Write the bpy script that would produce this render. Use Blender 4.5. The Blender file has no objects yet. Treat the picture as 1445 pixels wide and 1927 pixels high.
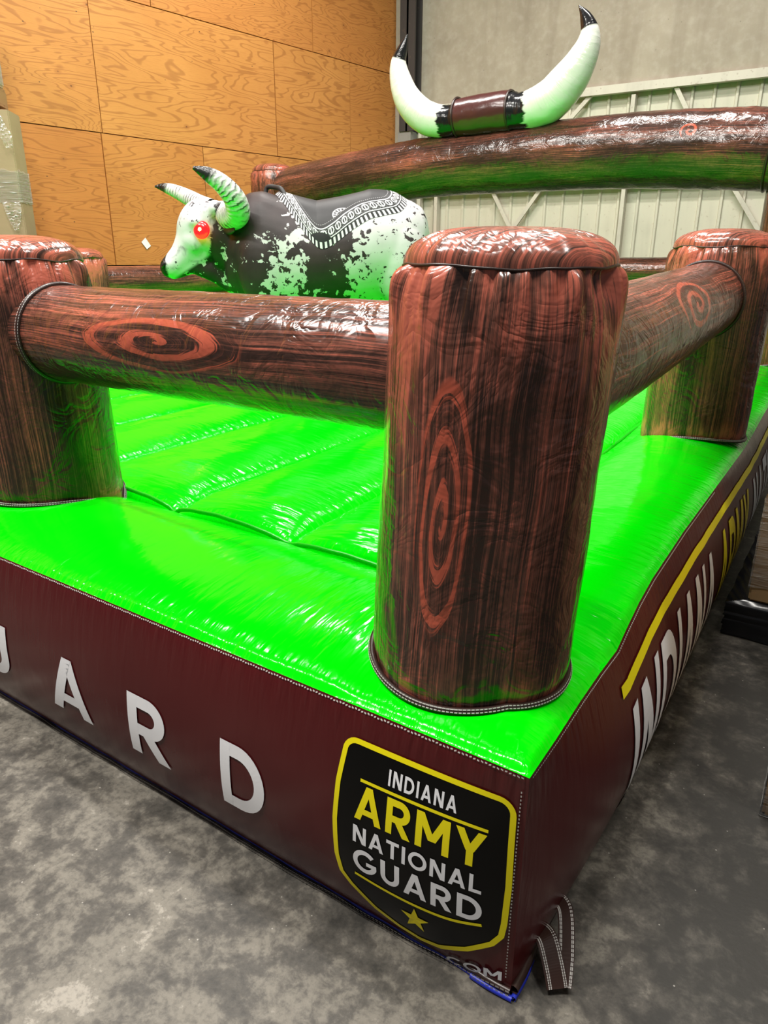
import bpy, bmesh, math, random
import numpy as np
from mathutils import Vector, Matrix, noise as mnoise

random.seed(7)
C = bpy.context.scene.collection
PI = math.pi
R = math.radians

# ------------------------------------------------------------------ camera
def camera_basis(pitch, roll, yaw):
    h = np.array([-math.sin(yaw), math.cos(yaw), 0]); r0 = np.array([math.cos(yaw), math.sin(yaw), 0]); u = np.array([0, 0, 1.])
    fw = h * math.cos(pitch) - u * math.sin(pitch); up0 = h * math.sin(pitch) + u * math.cos(pitch)
    r = r0 * math.cos(roll) + up0 * math.sin(roll); up = up0 * math.cos(roll) - r0 * math.sin(roll)
    return r, up, fw
cam_d = bpy.data.cameras.new('camera'); cam = bpy.data.objects.new('camera', cam_d); C.objects.link(cam)
_r, _u, _f = camera_basis(R(19.67), R(0.24), R(31.5))
cam.matrix_world = Matrix(((_r[0], _u[0], -_f[0], 0), (_r[1], _u[1], -_f[1], 0), (_r[2], _u[2], -_f[2], 1.5), (0, 0, 0, 1)))
cam_d.sensor_fit = 'VERTICAL'; cam_d.sensor_height = 36; cam_d.lens = 1340 / 1927 * 36; cam_d.clip_start = .02
bpy.context.scene.camera = cam

# ------------------------------------------------------------------ light and exposure
sc = bpy.context.scene
sc.view_settings.view_transform = 'Standard'; sc.view_settings.look = 'None'
sc.view_settings.exposure = 0.1; sc.view_settings.gamma = 1.0; sc.view_settings.use_curve_mapping = False
w = bpy.data.worlds.new('warehouse_air'); sc.world = w; w.use_nodes = True
w.node_tree.nodes['Background'].inputs[0].default_value = (.95, .97, 1, 1)
w.node_tree.nodes['Background'].inputs[1].default_value = 0.12
def lamp(name, loc, target, size, power, col=(1, .96, .9)):
    d = bpy.data.lights.new(name, 'AREA'); d.shape = 'RECTANGLE'; d.size = size[0]; d.size_y = size[1]
    d.energy = power; d.color = col
    o = bpy.data.objects.new(name, d); C.objects.link(o); o.location = loc
    o.rotation_euler = (Vector(target) - Vector(loc)).to_track_quat('-Z', 'Y').to_euler()
for i, (x, y, p) in enumerate([(-4.2, 2.8, 235), (-1.4, 3.0, 225), (-5.0, 6.4, 210), (-2.0, 7.2, 250), (-2.2, -.3, 400), (-5.6, 0.0, 310), (1.5, 1.6, 200)]):  # last one is a fill added to brighten the right wall's letters
    lamp('ceiling_and_fill_lamp', (x, y, 6.6), (x, y, 0), (1.9, .35), p)

# ------------------------------------------------------------------ helpers
def put(name, me, mat=None, parent=None, smooth=True):
    o = bpy.data.objects.new(name, me); C.objects.link(o)
    if mat is not None:
        for m_ in (mat if isinstance(mat, (list, tuple)) else [mat]): me.materials.append(m_)
    if smooth:
        me.polygons.foreach_set('use_smooth', [True] * len(me.polygons))
    if parent is not None:
        o.parent = parent
        base = parent
        while base.parent is not None: base = base.parent
        if parent is base and base.get('_world_verts'):
            o.location = -base.location
    return o
def tag(o, label=None, cat=None, group=None, kind=None):
    if label: o['label'] = label
    if cat: o['category'] = cat
    if group: o['group'] = group
    if kind: o['kind'] = kind
    return o
def empty(name, loc, rz=0.0, world=True):
    o = bpy.data.objects.new(name, None); C.objects.link(o); o.location = loc; o.rotation_euler = (0, 0, rz); o.empty_display_size = .1
    if world: o['_world_verts'] = 1
    return o
class MB:
    def __init__(s): s.v = []; s.f = []; s.m = []; s.uv = []
    def add(s, vs, fs, mi=0, uvs=None):
        b = len(s.v); s.v += [tuple(p) for p in vs]
        for f in fs:
            s.f.append(tuple(i + b for i in f)); s.m.append(mi)
            s.uv.append([uvs[i] for i in f] if uvs is not None else [(0, 0)] * len(f))
        return s
    def box(s, a, b, mi=0, bevel=0, M=None):
        x0, y0, z0 = a; x1, y1, z1 = b
        vs = [(x0, y0, z0), (x1, y0, z0), (x1, y1, z0), (x0, y1, z0), (x0, y0, z1), (x1, y0, z1), (x1, y1, z1), (x0, y1, z1)]
        if M is not None: vs = [tuple(M @ Vector(p)) for p in vs]
        fs = [(0, 3, 2, 1), (4, 5, 6, 7), (0, 1, 5, 4), (1, 2, 6, 5), (2, 3, 7, 6), (3, 0, 4, 7)]
        b_ = len(s.v); s.v += vs
        dims = (x1 - x0, y1 - y0, z1 - z0)
        for k, f in enumerate(fs):
            s.f.append(tuple(i + b_ for i in f)); s.m.append(mi)
            o = [(x0, y0, z0), (x1, y0, z0), (x1, y1, z0), (x0, y1, z0), (x0, y0, z1), (x1, y0, z1), (x1, y1, z1), (x0, y1, z1)]
            s.uv.append([(o[i][0], o[i][1]) if k < 2 else ((o[i][0], o[i][2]) if k in (2, 4) else (o[i][1], o[i][2])) for i in f])
        return s
    def build(s, name, mat, parent=None, smooth=False):
        me = bpy.data.meshes.new(name); me.from_pydata(s.v, [], s.f); me.update()
        uvl = me.uv_layers.new(name='UVMap'); k = 0
        flat = [c for fu in s.uv for p in fu for c in p]
        uvl.data.foreach_set('uv', flat)
        o = put(name, me, mat, parent, smooth)
        me.polygons.foreach_set('material_index', s.m)
        return o
def grid(P, U=None, V=None, closed=False, capend=False):
    """P: rows x cols x 3 array -> (verts, faces, uvs per loop)"""
    n, m = P.shape[:2]
    vs = P.reshape(-1, 3); fs = []; uv = []
    for i in range(n - 1):
        for j in range(m if closed else m - 1):
            k = (j + 1) % m
            fs.append((i * m + j, i * m + k, (i + 1) * m + k, (i + 1) * m + j))
            if U is not None:
                uv += [(U[i, j], V[i, j]), (U[i, j + 1], V[i, j + 1]), (U[i + 1, j + 1], V[i + 1, j + 1]), (U[i + 1, j], V[i + 1, j])]
    return vs, fs, uv
def grid_obj(name, P, mat, parent=None, U=None, V=None, closed=False, flip=False):
    vs, fs, uv = grid(P, U, V, closed)
    me = bpy.data.meshes.new(name)
    if flip:
        fs = [tuple(reversed(f)) for f in fs]
        if uv: uv = [uv[i * 4 + j] for i in range(len(fs)) for j in (3, 2, 1, 0)]
    me.from_pydata([tuple(p) for p in vs], [], fs); me.update()
    if uv:
        l = me.uv_layers.new(name='UVMap'); l.data.foreach_set('uv', np.array(uv, dtype=np.float32).ravel())
    return put(name, me, mat, parent)
def nz(x, y, z=0.0): return mnoise.noise(Vector((x, y, z)))
def tube(path, rad, ref, n=48, wob=None, closed=False):
    """path: list of points, rad: list of radii, ref: direction where the angle is zero. -> P (rows, n, 3), U, V"""
    path = [Vector(p) for p in path]; N = len(path)
    P = np.zeros((N, n, 3)); U = np.zeros((N, n + 1)); V = np.zeros((N, n + 1)); L = 0
    for i, p in enumerate(path):
        a = (path[min(i + 1, N - 1)] - path[max(i - 1, 0)])
        if closed: a = path[(i + 1) % N] - path[i - 1]
        a = a.normalized()
        e = Vector(ref) - a * Vector(ref).dot(a); e.normalize(); g = a.cross(e)
        if i: L += (p - path[i - 1]).length
        for j in range(n + 1):
            t = (j / n - .5) * 2 * PI
            r = rad[i] * (1 + (wob(t, L, i) if wob else 0))
            if j < n: P[i, j] = p + (e * math.cos(t) + g * math.sin(t)) * r
            U[i, j] = t * max(rad[i], .02); V[i, j] = L
    return P, U, V
def lerp_path(pts, n):
    """Catmull-Rom through pts (each a tuple of any length), n samples"""
    pts = [np.array(p, float) for p in pts]; out = []
    for k in range(n):
        t = k / (n - 1) * (len(pts) - 1); i = min(int(t), len(pts) - 2); f = t - i
        p0 = pts[max(i - 1, 0)]; p1 = pts[i]; p2 = pts[i + 1]; p3 = pts[min(i + 2, len(pts) - 1)]
        out.append(.5 * ((2 * p1) + (-p0 + p2) * f + (2 * p0 - 5 * p1 + 4 * p2 - p3) * f * f + (-p0 + 3 * p1 - 3 * p2 + p3) * f ** 3))
    return out
def torus_ring(center, axis, R_, r, n=64, k=8):
    a = Vector(axis).normalized(); e = a.orthogonal().normalized(); g = a.cross(e); c = Vector(center)
    vs = []; fs = []
    for i in range(n):
        t = 2 * PI * i / n; d = e * math.cos(t) + g * math.sin(t)
        for j in range(k):
            s = 2 * PI * j / k; vs.append(c + d * (R_ + r * math.cos(s)) + a * r * math.sin(s))
    for i in range(n):
        for j in range(k):
            fs.append((i * k + j, ((i + 1) % n) * k + j, ((i + 1) % n) * k + (j + 1) % k, i * k + (j + 1) % k))
    return vs, fs

# ------------------------------------------------------------------ material nodes
class Mat:
    def __init__(s, name, rough=.5, spec=.5, metal=0.0):
        s.m = bpy.data.materials.new(name); s.m.use_nodes = True; s.t = s.m.node_tree
        s.b = s.t.nodes['Principled BSDF']; s.set('Roughness', rough); s.set('Specular IOR Level', spec); s.set('Metallic', metal)
    def set(s, k, v):
        i = s.b.inputs[k]
        if isinstance(v, bpy.types.NodeSocket): s.t.links.new(v, i)
        elif isinstance(v, (tuple, list)): i.default_value = (*v[:3], 1)
        else: i.default_value = v
        return s
    def lk(s, v, i):
        if isinstance(v, bpy.types.NodeSocket): s.t.links.new(v, i)
        elif v is not None: i.default_value = v
    def math(s, op, a, b=None, c=None, clamp=False):
        n = s.t.nodes.new('ShaderNodeMath'); n.operation = op; n.use_clamp = clamp
        s.lk(a, n.inputs[0]); s.lk(b, n.inputs[1]); s.lk(c, n.inputs[2]); return n.outputs[0]
    def add(s, a, b): return s.math('ADD', a, b)
    def sub(s, a, b): return s.math('SUBTRACT', a, b)
    def mul(s, a, b): return s.math('MULTIPLY', a, b)
    def step(s, v, a, b):
        n = s.t.nodes.new('ShaderNodeMapRange'); n.interpolation_type = 'SMOOTHSTEP'
        s.lk(v, n.inputs[0]); n.inputs[1].default_value = a; n.inputs[2].default_value = b
        n.inputs[3].default_value = 0; n.inputs[4].default_value = 1; return n.outputs[0]
    def uv(s):
        n = s.t.nodes.new('ShaderNodeUVMap'); n.uv_map = 'UVMap'; return s.split(n.outputs[0])
    def split(s, v):
        n = s.t.nodes.new('ShaderNodeSeparateXYZ'); s.t.links.new(v, n.inputs[0]); return n.outputs[0], n.outputs[1], n.outputs[2]
    def vec(s, x, y, z=0.0):
        n = s.t.nodes.new('ShaderNodeCombineXYZ'); s.lk(x, n.inputs[0]); s.lk(y, n.inputs[1]); s.lk(z, n.inputs[2]); return n.outputs[0]
    def obj(s):
        n = s.t.nodes.new('ShaderNodeTexCoord'); return n.outputs['Object']
    def noise(s, v, scale=1.0, detail=3.0, rough=.5, dist=0.0):
        n = s.t.nodes.new('ShaderNodeTexNoise'); s.t.links.new(v, n.inputs['Vector'])
        n.inputs['Scale'].default_value = scale; n.inputs['Detail'].default_value = detail; n.inputs['Roughness'].default_value = rough
        n.inputs['Distortion'].default_value = dist; return n.outputs[0]
    def voro(s, v, scale, feat='F1', out=0):
        n = s.t.nodes.new('ShaderNodeTexVoronoi'); n.feature = feat; s.t.links.new(v, n.inputs['Vector']); n.inputs['Scale'].default_value = scale
        return n.outputs[out]
    def mix(s, f, a, b):
        n = s.t.nodes.new('ShaderNodeMix'); n.data_type = 'RGBA'; s.lk(f, n.inputs[0])
        for v, i in ((a, n.inputs[6]), (b, n.inputs[7])):
            if isinstance(v, bpy.types.NodeSocket): s.t.links.new(v, i)
            else: i.default_value = (*v[:3], 1)
        return n.outputs[2]
    def bump(s, h, strength=.3, dist=.01, prev=None):
        n = s.t.nodes.new('ShaderNodeBump'); n.inputs['Strength'].default_value = strength; n.inputs['Distance'].default_value = dist
        s.t.links.new(h, n.inputs['Height'])
        if prev is not None: s.t.links.new(prev, n.inputs['Normal'])
        s.t.links.new(n.outputs[0], s.b.inputs['Normal']); return n.outputs[0]
    def color(s, c): return s.set('Base Color', c)
    def attr(s, name):
        n = s.t.nodes.new('ShaderNodeAttribute'); n.attribute_name = name; return n.outputs['Fac']

def plain(name, col, rough=.5, spec=.5, metal=0.0):
    return Mat(name, rough, spec, metal).color(col).m

def wood_vinyl(name, seed, knots=(), bias=0.0, ends=None, rough=.2):
    """glossy vinyl painted with brushed wood grain; UV = metres round, metres along; knots: (u, v, half width, half length, turns)"""
    m = Mat(name, rough, .5); u, v, _ = m.uv()
    wig = m.mul(m.sub(m.noise(m.vec(m.mul(u, 4), m.mul(v, 1.7), seed), 1, 2), .5), .05)
    uw = m.add(u, wig)
    fine = m.noise(m.vec(m.mul(uw, 170), m.mul(v, 1.5), seed), 1, 5, .78)
    broad = m.noise(m.vec(m.mul(uw, 9), m.mul(v, 1.3), seed + 9), 1, 3, .55)
    mott = m.noise(m.vec(m.mul(u, 34), m.mul(v, 26), seed + 4), 1, 3, .6, .8)
    g = m.add(m.add(m.mul(fine, .80), m.mul(broad, .40)), m.mul(mott, .12))
    if ends is not None:      # broad dabs of paint near the ends (v0, v1)
        dab = m.noise(m.vec(m.mul(u, 17), m.mul(v, 6), seed + 5), 1, 3, .55, .4)
        e0 = m.sub(1.0, m.step(v, ends[0], ends[0] + .12)); e1 = m.step(v, ends[1] - .26, ends[1] - .03)
        g = m.add(g, m.mul(m.mul(m.add(e0, e1), m.sub(dab, .40)), .85))
    g = m.add(g, bias - .018)
    f1 = m.step(g, .590, .665); f2 = m.step(g, .685, .775)
    col = m.mix(f1, (.034, .0165, .0120), (.145, .052, .035))
    col = m.mix(f2, col, (.43, .112, .072))
    for (ku, kv, ka, kb, turns) in knots:
        du = m.math('DIVIDE', m.sub(u, ku), ka); dv = m.math('DIVIDE', m.sub(v, kv), kb)
        nn = m.mul(m.sub(m.noise(m.vec(m.mul(u, 14), m.mul(v, 4), seed + 1), 1, 2), .5), .28)
        d = m.add(m.math('SQRT', m.add(m.mul(du, du), m.mul(dv, dv))), nn)
        th = m.math('DIVIDE', m.math('ARCTAN2', dv, du), 2 * PI)
        ph = m.math('FRACT', m.add(m.sub(m.mul(d, turns), th), 8.0))
        brush = m.noise(m.vec(m.mul(d, 46), m.mul(th, 3), seed + 2), 1, 2, .5)
        band = m.sub(m.add(m.math('ABSOLUTE', m.sub(ph, .5)), m.mul(m.sub(brush, .5), .55)), .0)
        ring = m.sub(1.0, m.step(band, .14, .24))
        inside = m.sub(1.0, m.step(d, .93, 1.02))
        dark = m.mix(m.step(m.noise(m.vec(m.mul(d, 60), m.mul(th, 2), seed + 4), 1, 2), .5, .68), (.03, .014, .010), (.17, .05, .03))
        kc = m.mix(ring, dark, (.42, .088, .050))
        keep = m.mul(inside, m.math('MAXIMUM', ring, .45))
        col = m.mix(keep, col, kc)
    m.color(col)
    h1 = m.noise(m.vec(m.mul(u, 8), m.mul(v, 8), seed + 1), 1, 3, .55, 1.2)
    h2 = m.noise(m.vec(m.mul(u, 26), m.mul(v, 10), seed + 6), 1, 2, .5, 2.0)
    crease = m.math('ABSOLUTE', m.sub(h1, .5))
    n1 = m.bump(m.math('MINIMUM', m.mul(crease, 7), 1.0), .40, .004)
    n2 = m.bump(h2, .14, .004, n1)
    m.bump(fine, .08, .0015, n2)
    return m.m

def vinyl(name, col, rough=.22, wr=1.0, along=30, across=3.0, blot=.06, spec=.5, pucker=False):
    m = Mat(name, rough, spec); u, v, _ = m.uv()
    n0 = m.noise(m.vec(m.mul(u, along), m.mul(v, across), 1.0), 1, 3, .55, .3)
    if pucker == 2:
        dw = m.attr('across'); n0b = m.noise(m.vec(m.mul(v, along), m.mul(u, across), 2.0), 1, 3, .55, .3)
        n0 = m.add(m.mul(n0, m.sub(1.0, dw)), m.mul(n0b, dw))
    n1 = m.noise(m.vec(m.mul(u, 5), m.mul(v, 3), 4.0), 1, 2, .5, .4)
    n2 = m.noise(m.vec(m.mul(u, 2), m.mul(v, 2), 7.0), 1, 2)
    c2 = tuple(min(1, c * (1 + blot * 4)) for c in col); c1 = tuple(c * (1 - blot * 3) for c in col)
    m.color(m.mix(n2, c1, c2))
    a = m.bump(n0, .30 * wr, .006)
    b = m.bump(n1, .30 * wr, .02, a)
    if pucker:
        pk = m.attr('pucker'); f = m.noise(m.vec(m.mul(u, 38), m.mul(v, 6), 11.0), 1, 2, .5, .2)
        if pucker == 2: f = m.add(m.mul(f, m.sub(1.0, dw)), m.mul(m.noise(m.vec(m.mul(v, 38), m.mul(u, 6), 12.0), 1, 2, .5, .2), dw))
        m.bump(m.mul(f, pk), .55, .018, b)
    return m.m

# ------------------------------------------------------------------ setting materials
def mat_floor():
    m = Mat('worn_concrete_floor', .55, .4); p = m.obj()
    a = m.noise(p, 7.5, 8, .66, .25); b = m.noise(p, 1.3, 3, .5); c = m.noise(p, 70, 3, .6); e = m.noise(p, 24, 5, .7, .3)
    k = m.add(m.add(m.mul(a, .55), m.mul(e, .30)), m.mul(b, .35))
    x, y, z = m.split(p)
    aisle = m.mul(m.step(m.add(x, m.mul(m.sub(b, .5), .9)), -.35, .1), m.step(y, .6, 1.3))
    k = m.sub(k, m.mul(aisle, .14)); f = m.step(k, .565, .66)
    col = m.mix(m.step(k, .45, .62), (.019, .0175, .014), (.070, .063, .052))
    col = m.mix(f, col, (.145, .132, .108))
    col = m.mix(m.mul(m.step(k, .67, .72), .8), col, (.28, .258, .218))
    col = m.mix(m.mul(m.step(c, .45, .7), .35), col, (.02, .018, .016))
    sp = m.voro(p, 22); col = m.mix(m.mul(m.sub(1.0, m.step(sp, .03, .06)), .55), col, (.42, .40, .36))
    m.color(col); m.set('Roughness', m.add(.42, m.mul(a, .25)))
    m.bump(m.add(m.mul(a, .5), m.mul(c, .5)), .25, .004); return m.m
def mat_plywood():
    m = Mat('plywood_sheet', .55, .35); u, v, _ = m.uv(); rnd = m.attr('rnd')
    sd = m.mul(rnd, 40)
    n = m.noise(m.vec(m.add(m.mul(u, .62), sd), m.mul(v, 3.4), sd), 1, 3, .45, .45)
    freq = m.add(24.0, m.mul(m.math('FRACT', m.mul(rnd, 7.3)), 30))
    line = m.math('SINE', m.mul(n, m.mul(freq, 3.6)))
    lm = m.step(line, .45, 1.0)
    blotch = m.noise(m.vec(m.mul(u, 1.0), m.mul(v, 1.6), sd), 1, 3)
    fib = m.noise(m.vec(m.mul(u, 9), m.mul(v, 170), sd), 1, 2)
    light = m.mix(blotch, (.42, .165, .034), (.60, .275, .075))
    warm = m.mix(blotch, (.40, .125, .026), (.55, .205, .050))
    base = m.mix(m.math('FRACT', m.mul(rnd, 3.7)), light, warm)
    col = m.mix(m.mul(lm, .46), base, (.22, .066, .014))
    col = m.mix(m.mul(m.step(fib, .45, .75), .28), col, (.30, .11, .025))
    vd = m.voro(m.vec(m.add(m.mul(u, 3.0), sd), m.mul(v, 4.2), sd), 1)
    col = m.mix(m.mul(m.sub(1.0, m.step(vd, .06, .17)), .55), col, (.33, .115, .028))
    col = m.mix(m.mul(m.sub(1.0, m.step(vd, .02, .05)), .8), col, (.10, .035, .012))
    nails = m.voro(m.vec(m.mul(u, 4.5), m.mul(v, 9), sd), 1)
    col = m.mix(m.sub(1.0, m.step(nails, .03, .05)), col, (.06, .03, .015))
    m.color(col); m.bump(m.add(m.mul(lm, .5), m.mul(fib, .4)), .25, .002); return m.m
def mat_concrete_wall():
    m = Mat('tilt_up_concrete', .75, .3); p = m.obj()
    a = m.noise(p, 1.3, 5, .6, .4); b = m.noise(p, 9, 4, .65); c = m.noise(p, 70, 2)
    x, y, z = m.split(p); st = m.noise(m.vec(m.mul(x, 5), m.mul(y, 5), m.mul(z, .5)), 1, 3)
    col = m.mix(a, (.24, .205, .155), (.46, .41, .32))
    col = m.mix(m.mul(m.step(b, .4, .75), .35), col, (.50, .46, .39))
    col = m.mix(m.mul(m.step(st, .5, .75), .35), col, (.20, .16, .115))
    pit = m.voro(p, 7); col = m.mix(m.mul(m.sub(1.0, m.step(pit, .03, .06)), .5), col, (.10, .085, .07))
    m.color(col); m.bump(m.add(b, m.mul(c, .4)), .2, .006); return m.m
def mat_painted_metal(name, col, dirt=.3):
    m = Mat(name, .45, .4); p = m.obj(); a = m.noise(p, 2.5, 4, .6); b = m.noise(p, 25, 3)
    x, y, z = m.split(p); st = m.noise(m.vec(m.mul(x, 9), m.mul(y, 9), m.mul(z, 1.0)), 1, 3)
    c = m.mix(m.mul(m.step(m.add(m.mul(a, .5), m.mul(st, .5)), .45, .75), dirt), col, tuple(k * .45 for k in col))
    m.color(m.mix(m.mul(m.step(b, .62, .75), dirt), c, (.2, .12, .07))); return m.m
def mat_cardboard(name, col=(.36, .235, .115)):
    m = Mat(name, .7, .3); p = m.obj(); a = m.noise(p, 3, 4); x, y, z = m.split(p); f = m.noise(m.vec(m.mul(x, 4), m.mul(y, 4), m.mul(z, 90)), 1, 2)
    c = m.mix(a, tuple(k * .75 for k in col), tuple(k * 1.2 for k in col))
    m.color(m.mix(m.mul(f, .2), c, tuple(k * .6 for k in col))); m.bump(m.noise(p, 9, 3), .2, .01); return m.m
def mat_film():
    m = Mat('clear_stretch_film', .12, .6); p = m.obj(); x, y, z = m.split(p)
    n = m.noise(m.vec(m.mul(x, 2.5), m.mul(y, 2.5), m.mul(z, 34)), 1, 3, .6, .8); n2 = m.noise(p, 14, 3, .6, .8)
    m.color((.85, .87, .85)); m.bump(m.add(n, m.mul(n2, .5)), .9, .02)
    tr = m.t.nodes.new('ShaderNodeBsdfTransparent'); mx = m.t.nodes.new('ShaderNodeMixShader'); lw = m.t.nodes.new('ShaderNodeLayerWeight')
    lw.inputs[0].default_value = .25
    out = [q for q in m.t.nodes if q.type == 'OUTPUT_MATERIAL'][0]
    fac = m.add(m.add(.10, m.mul(lw.outputs['Fresnel'], .6)), m.mul(m.step(n, .58, .72), .45))
    gl = m.t.nodes.new('ShaderNodeBsdfGlossy'); gl.inputs['Roughness'].default_value = .15
    bn = [q for q in m.t.nodes if q.type == 'BUMP'][0]; m.t.links.new(bn.outputs[0], gl.inputs['Normal'])
    m.t.links.new(fac, mx.inputs[0]); m.t.links.new(tr.outputs[0], mx.inputs[1]); m.t.links.new(m.b.outputs[0], mx.inputs[2])
    m.t.links.new(mx.outputs[0], out.inputs[0]); return m.m

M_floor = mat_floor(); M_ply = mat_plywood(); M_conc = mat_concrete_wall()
M_cream = mat_painted_metal('cream_sheet_metal', (.58, .56, .45), .25)
M_girt = mat_painted_metal('cream_painted_steel', (.58, .55, .46), .4)
M_column = mat_painted_metal('dark_steel', (.045, .04, .038), .3)
M_colgrey = mat_painted_metal('grey_steel', (.26, .25, .23), .3)
M_card = mat_cardboard('cardboard'); M_card2 = mat_cardboard('pale_cardboard', (.34, .255, .15)); M_film = mat_film()

# ------------------------------------------------------------------ the setting
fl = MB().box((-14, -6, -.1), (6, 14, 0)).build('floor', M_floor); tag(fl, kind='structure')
YB = 10.7
# back wall: concrete above, corrugated sheet metal below
cw = MB(); cw.box((-7.2, YB - .02, 3.62), (5, YB + .3, 8)); cw.box((-7.2, YB - .02, 0), (-5.93, YB + .3, 3.62))
cw.box((-7.2, YB + .12, 0), (5, YB + .3, 3.62)); cwo = cw.build('wall_back', M_conc); tag(cwo, kind='structure')
xs = []; x = -5.95
prof_y = []
while x < 4.5:
    for dx, dy in ((0, 0), (.205, 0), (.217, -.028), (.245, -.028), (.257, 0)): xs.append(x + dx); prof_y.append(dy)
    x += .262
P = np.zeros((2, len(xs), 3))
for j, (a, b) in enumerate(zip(xs, prof_y)): P[0, j] = (a, YB + .07 + b, 0); P[1, j] = (a, YB + .07 + b, 3.66)
o = grid_obj('wall_back_sheeting', P, M_cream); o.data.polygons.foreach_set('use_smooth', [False] * len(o.data.polygons)); tag(o, kind='structure')
tr = MB()
for zz, h in ((3.535, .10), (2.41, .08), (1.25, .08)): tr.box((-5.93, YB - .09, zz), (5, YB + .0, zz + h))
tag(tr.build('trim_1', M_girt), kind='structure')
tr = MB()
for xx in (-5.90, -5.60, -2.75, .55): tr.box((xx - .026, YB - .075, 0), (xx + .026, YB + .03, 3.5))
def bar(mb, a, b, y, wd=.026, th=.02):
    a = Vector((a[0], 0, a[1])); b = Vector((b[0], 0, b[1])); d = (b - a).normalized(); q = Vector((d.z, 0, -d.x)) * wd
    vs = []
    for yy in (y - th, y + th):
        for p in (a + q, a - q, b - q, b + q): vs.append((p.x, yy, p.z))
    mb.add(vs, [(0, 1, 2, 3), (7, 6, 5, 4), (0, 4, 5, 1), (1, 5, 6, 2), (2, 6, 7, 3), (3, 7, 4, 0)])
for (a, b) in (((-4.70, 2.47), (-4.34, 1.88)), ((-3.90, 2.47), (-4.34, 1.88)), ((-1.45, 2.42), (-1.0, 1.80)), ((-.55, 2.42), (-1.0, 1.80)),
               ((-3.30, 3.57), (-3.95, 2.92)), ((-2.26, 3.57), (-1.86, 2.92)), ((-5.2, 3.57), (-4.7, 2.9)), ((-.4, 3.57), (.1, 2.9)),
               ((-3.95, 2.92), (-4.2, 2.47)), ((-1.86, 2.92), (-1.6, 2.47))):
    bar(tr, a, b, YB - .03)
tag(tr.build('trim_2', M_girt), kind='structure')
# steel column in the corner
cl = MB(); cl.box((-6.17, YB - .24, 3.3), (-5.92, YB - .21, 8)); cl.box((-6.06, YB - .24, 3.3), (-6.03, YB - .02, 8)); cl.box((-6.17, YB - .05, 3.3), (-5.92, YB - .02, 8))
cl.box((-6.2, YB - .22, 0), (-5.98, YB - .02, 3.3), 1)
tag(cl.build('column', [M_column, M_colgrey]), kind='structure')
# plywood wall: sheets in courses
ang = R(10); cor = Vector((-6.37, YB + .02, 0)); dW = Vector((math.sin(ang), math.cos(ang), 0)); nW = Vector((-dW.y, dW.x, 0))
rows = [(0.1, 1.40, (-12, -9.6, -7.35, -4.97, -2.6, .02)), (1.40, 2.775, (-12, -9.6, -7.35, -4.97, -3.65, -1.9, .02)),
        (2.775, 4.11, (-12, -9.6, -7.35, -4.95, -2.45, -1.04, .02)), (4.11, 5.45, (-12, -8.6, -6.3, -4.2, -1.75, .02)), (5.45, 6.8, (-12, -8.6, -6.0, -3.6, -1.4, .02))]
vs = []; fs = []; uvs = []; rnd = []; k = 0
tone = {(2, 3): .30, (2, 2): .07, (1, 2): .74, (1, 3): .12, (1, 4): .57, (2, 4): .84, (2, 5): .62, (3, 2): .20, (3, 3): .93, (3, 4): .66}
for ri, (z0, z1, cuts) in enumerate(rows):
    for ci in range(len(cuts) - 1):
        a, b = cuts[ci] + .005, cuts[ci + 1] - .005; q0, q1 = z0 + .005, z1 - .005
        off = nW * -(.002 + random.random() * .008); t = tone.get((ri, ci), random.random())
        B0 = len(vs)
        for d_ in (off, nW * .03):
            for s_, z_ in ((a, q0), (b, q0), (b, q1), (a, q1)):
                p = cor + dW * s_ + d_; vs.append((p.x, p.y, z_))
        for f, uvf in (((0, 1, 2, 3), [(a, q0), (b, q0), (b, q1), (a, q1)]), ((0, 4, 5, 1), [(a, q0)] * 4), ((1, 5, 6, 2), [(b, q0)] * 4), ((2, 6, 7, 3), [(b, q1)] * 4), ((3, 7, 4, 0), [(a, q1)] * 4)):
            fs.append(tuple(i + B0 for i in f)); uvs += uvf; rnd.append(t)
# dark backing behind the joints
B0 = len(vs)
for s_, z_ in ((-12, 0), (.05, 0), (.05, 6.9), (-12, 6.9)):
    p = cor + dW * s_ + nW * .03; vs.append((p.x, p.y, z_))
fs.append((B0, B0 + 1, B0 + 2, B0 + 3)); uvs += [(0, 0)] * 4; rnd.append(.5)
me = bpy.data.meshes.new('wall_left'); me.from_pydata(vs, [], fs); me.update()
l = me.uv_layers.new(name='UVMap'); l.data.foreach_set('uv', np.array(uvs, dtype=np.float32).ravel())
at = me.attributes.new('rnd', 'FLOAT', 'FACE'); at.data.foreach_set('value', rnd)
o = put('wall_left', me, [M_ply, plain('dark_gap', (.05, .025, .012))], None, False)
me.polygons[len(fs) - 1].material_index = 1; tag(o, kind='structure')

# ------------------------------------------------------------------ the inflatable arena
arena = empty('inflatable_arena', (-3.2, 4.3, 0))
tag(arena, 'large inflatable bull-riding arena with green mattress, brown lettered walls and painted log fence', 'inflatable')
M_green = vinyl('glossy_green_vinyl', (.0003, .76, .0015), .12, .45, 34, 3.2, .02, .17, 2)
M_brown = vinyl('glossy_maroon_vinyl', (.072, .0065, .0078), .25, .6, 16, 2.5, .05, .33, 1)
M_white_print = plain('white_print', (.88, .89, .92), .35, .25); M_yellow_print = plain('yellow_print', (.92, .80, .006), .35, .25)
M_black_print = plain('black_print', (.003, .003, .003), .3, .15)
M_thread = plain('white_thread', (.50, .48, .45), .7); M_piping = plain('dark_brown_piping', (.028, .014, .011), .35)
M_blue = plain('blue_edging', (.010, .022, .33), .45)

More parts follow.
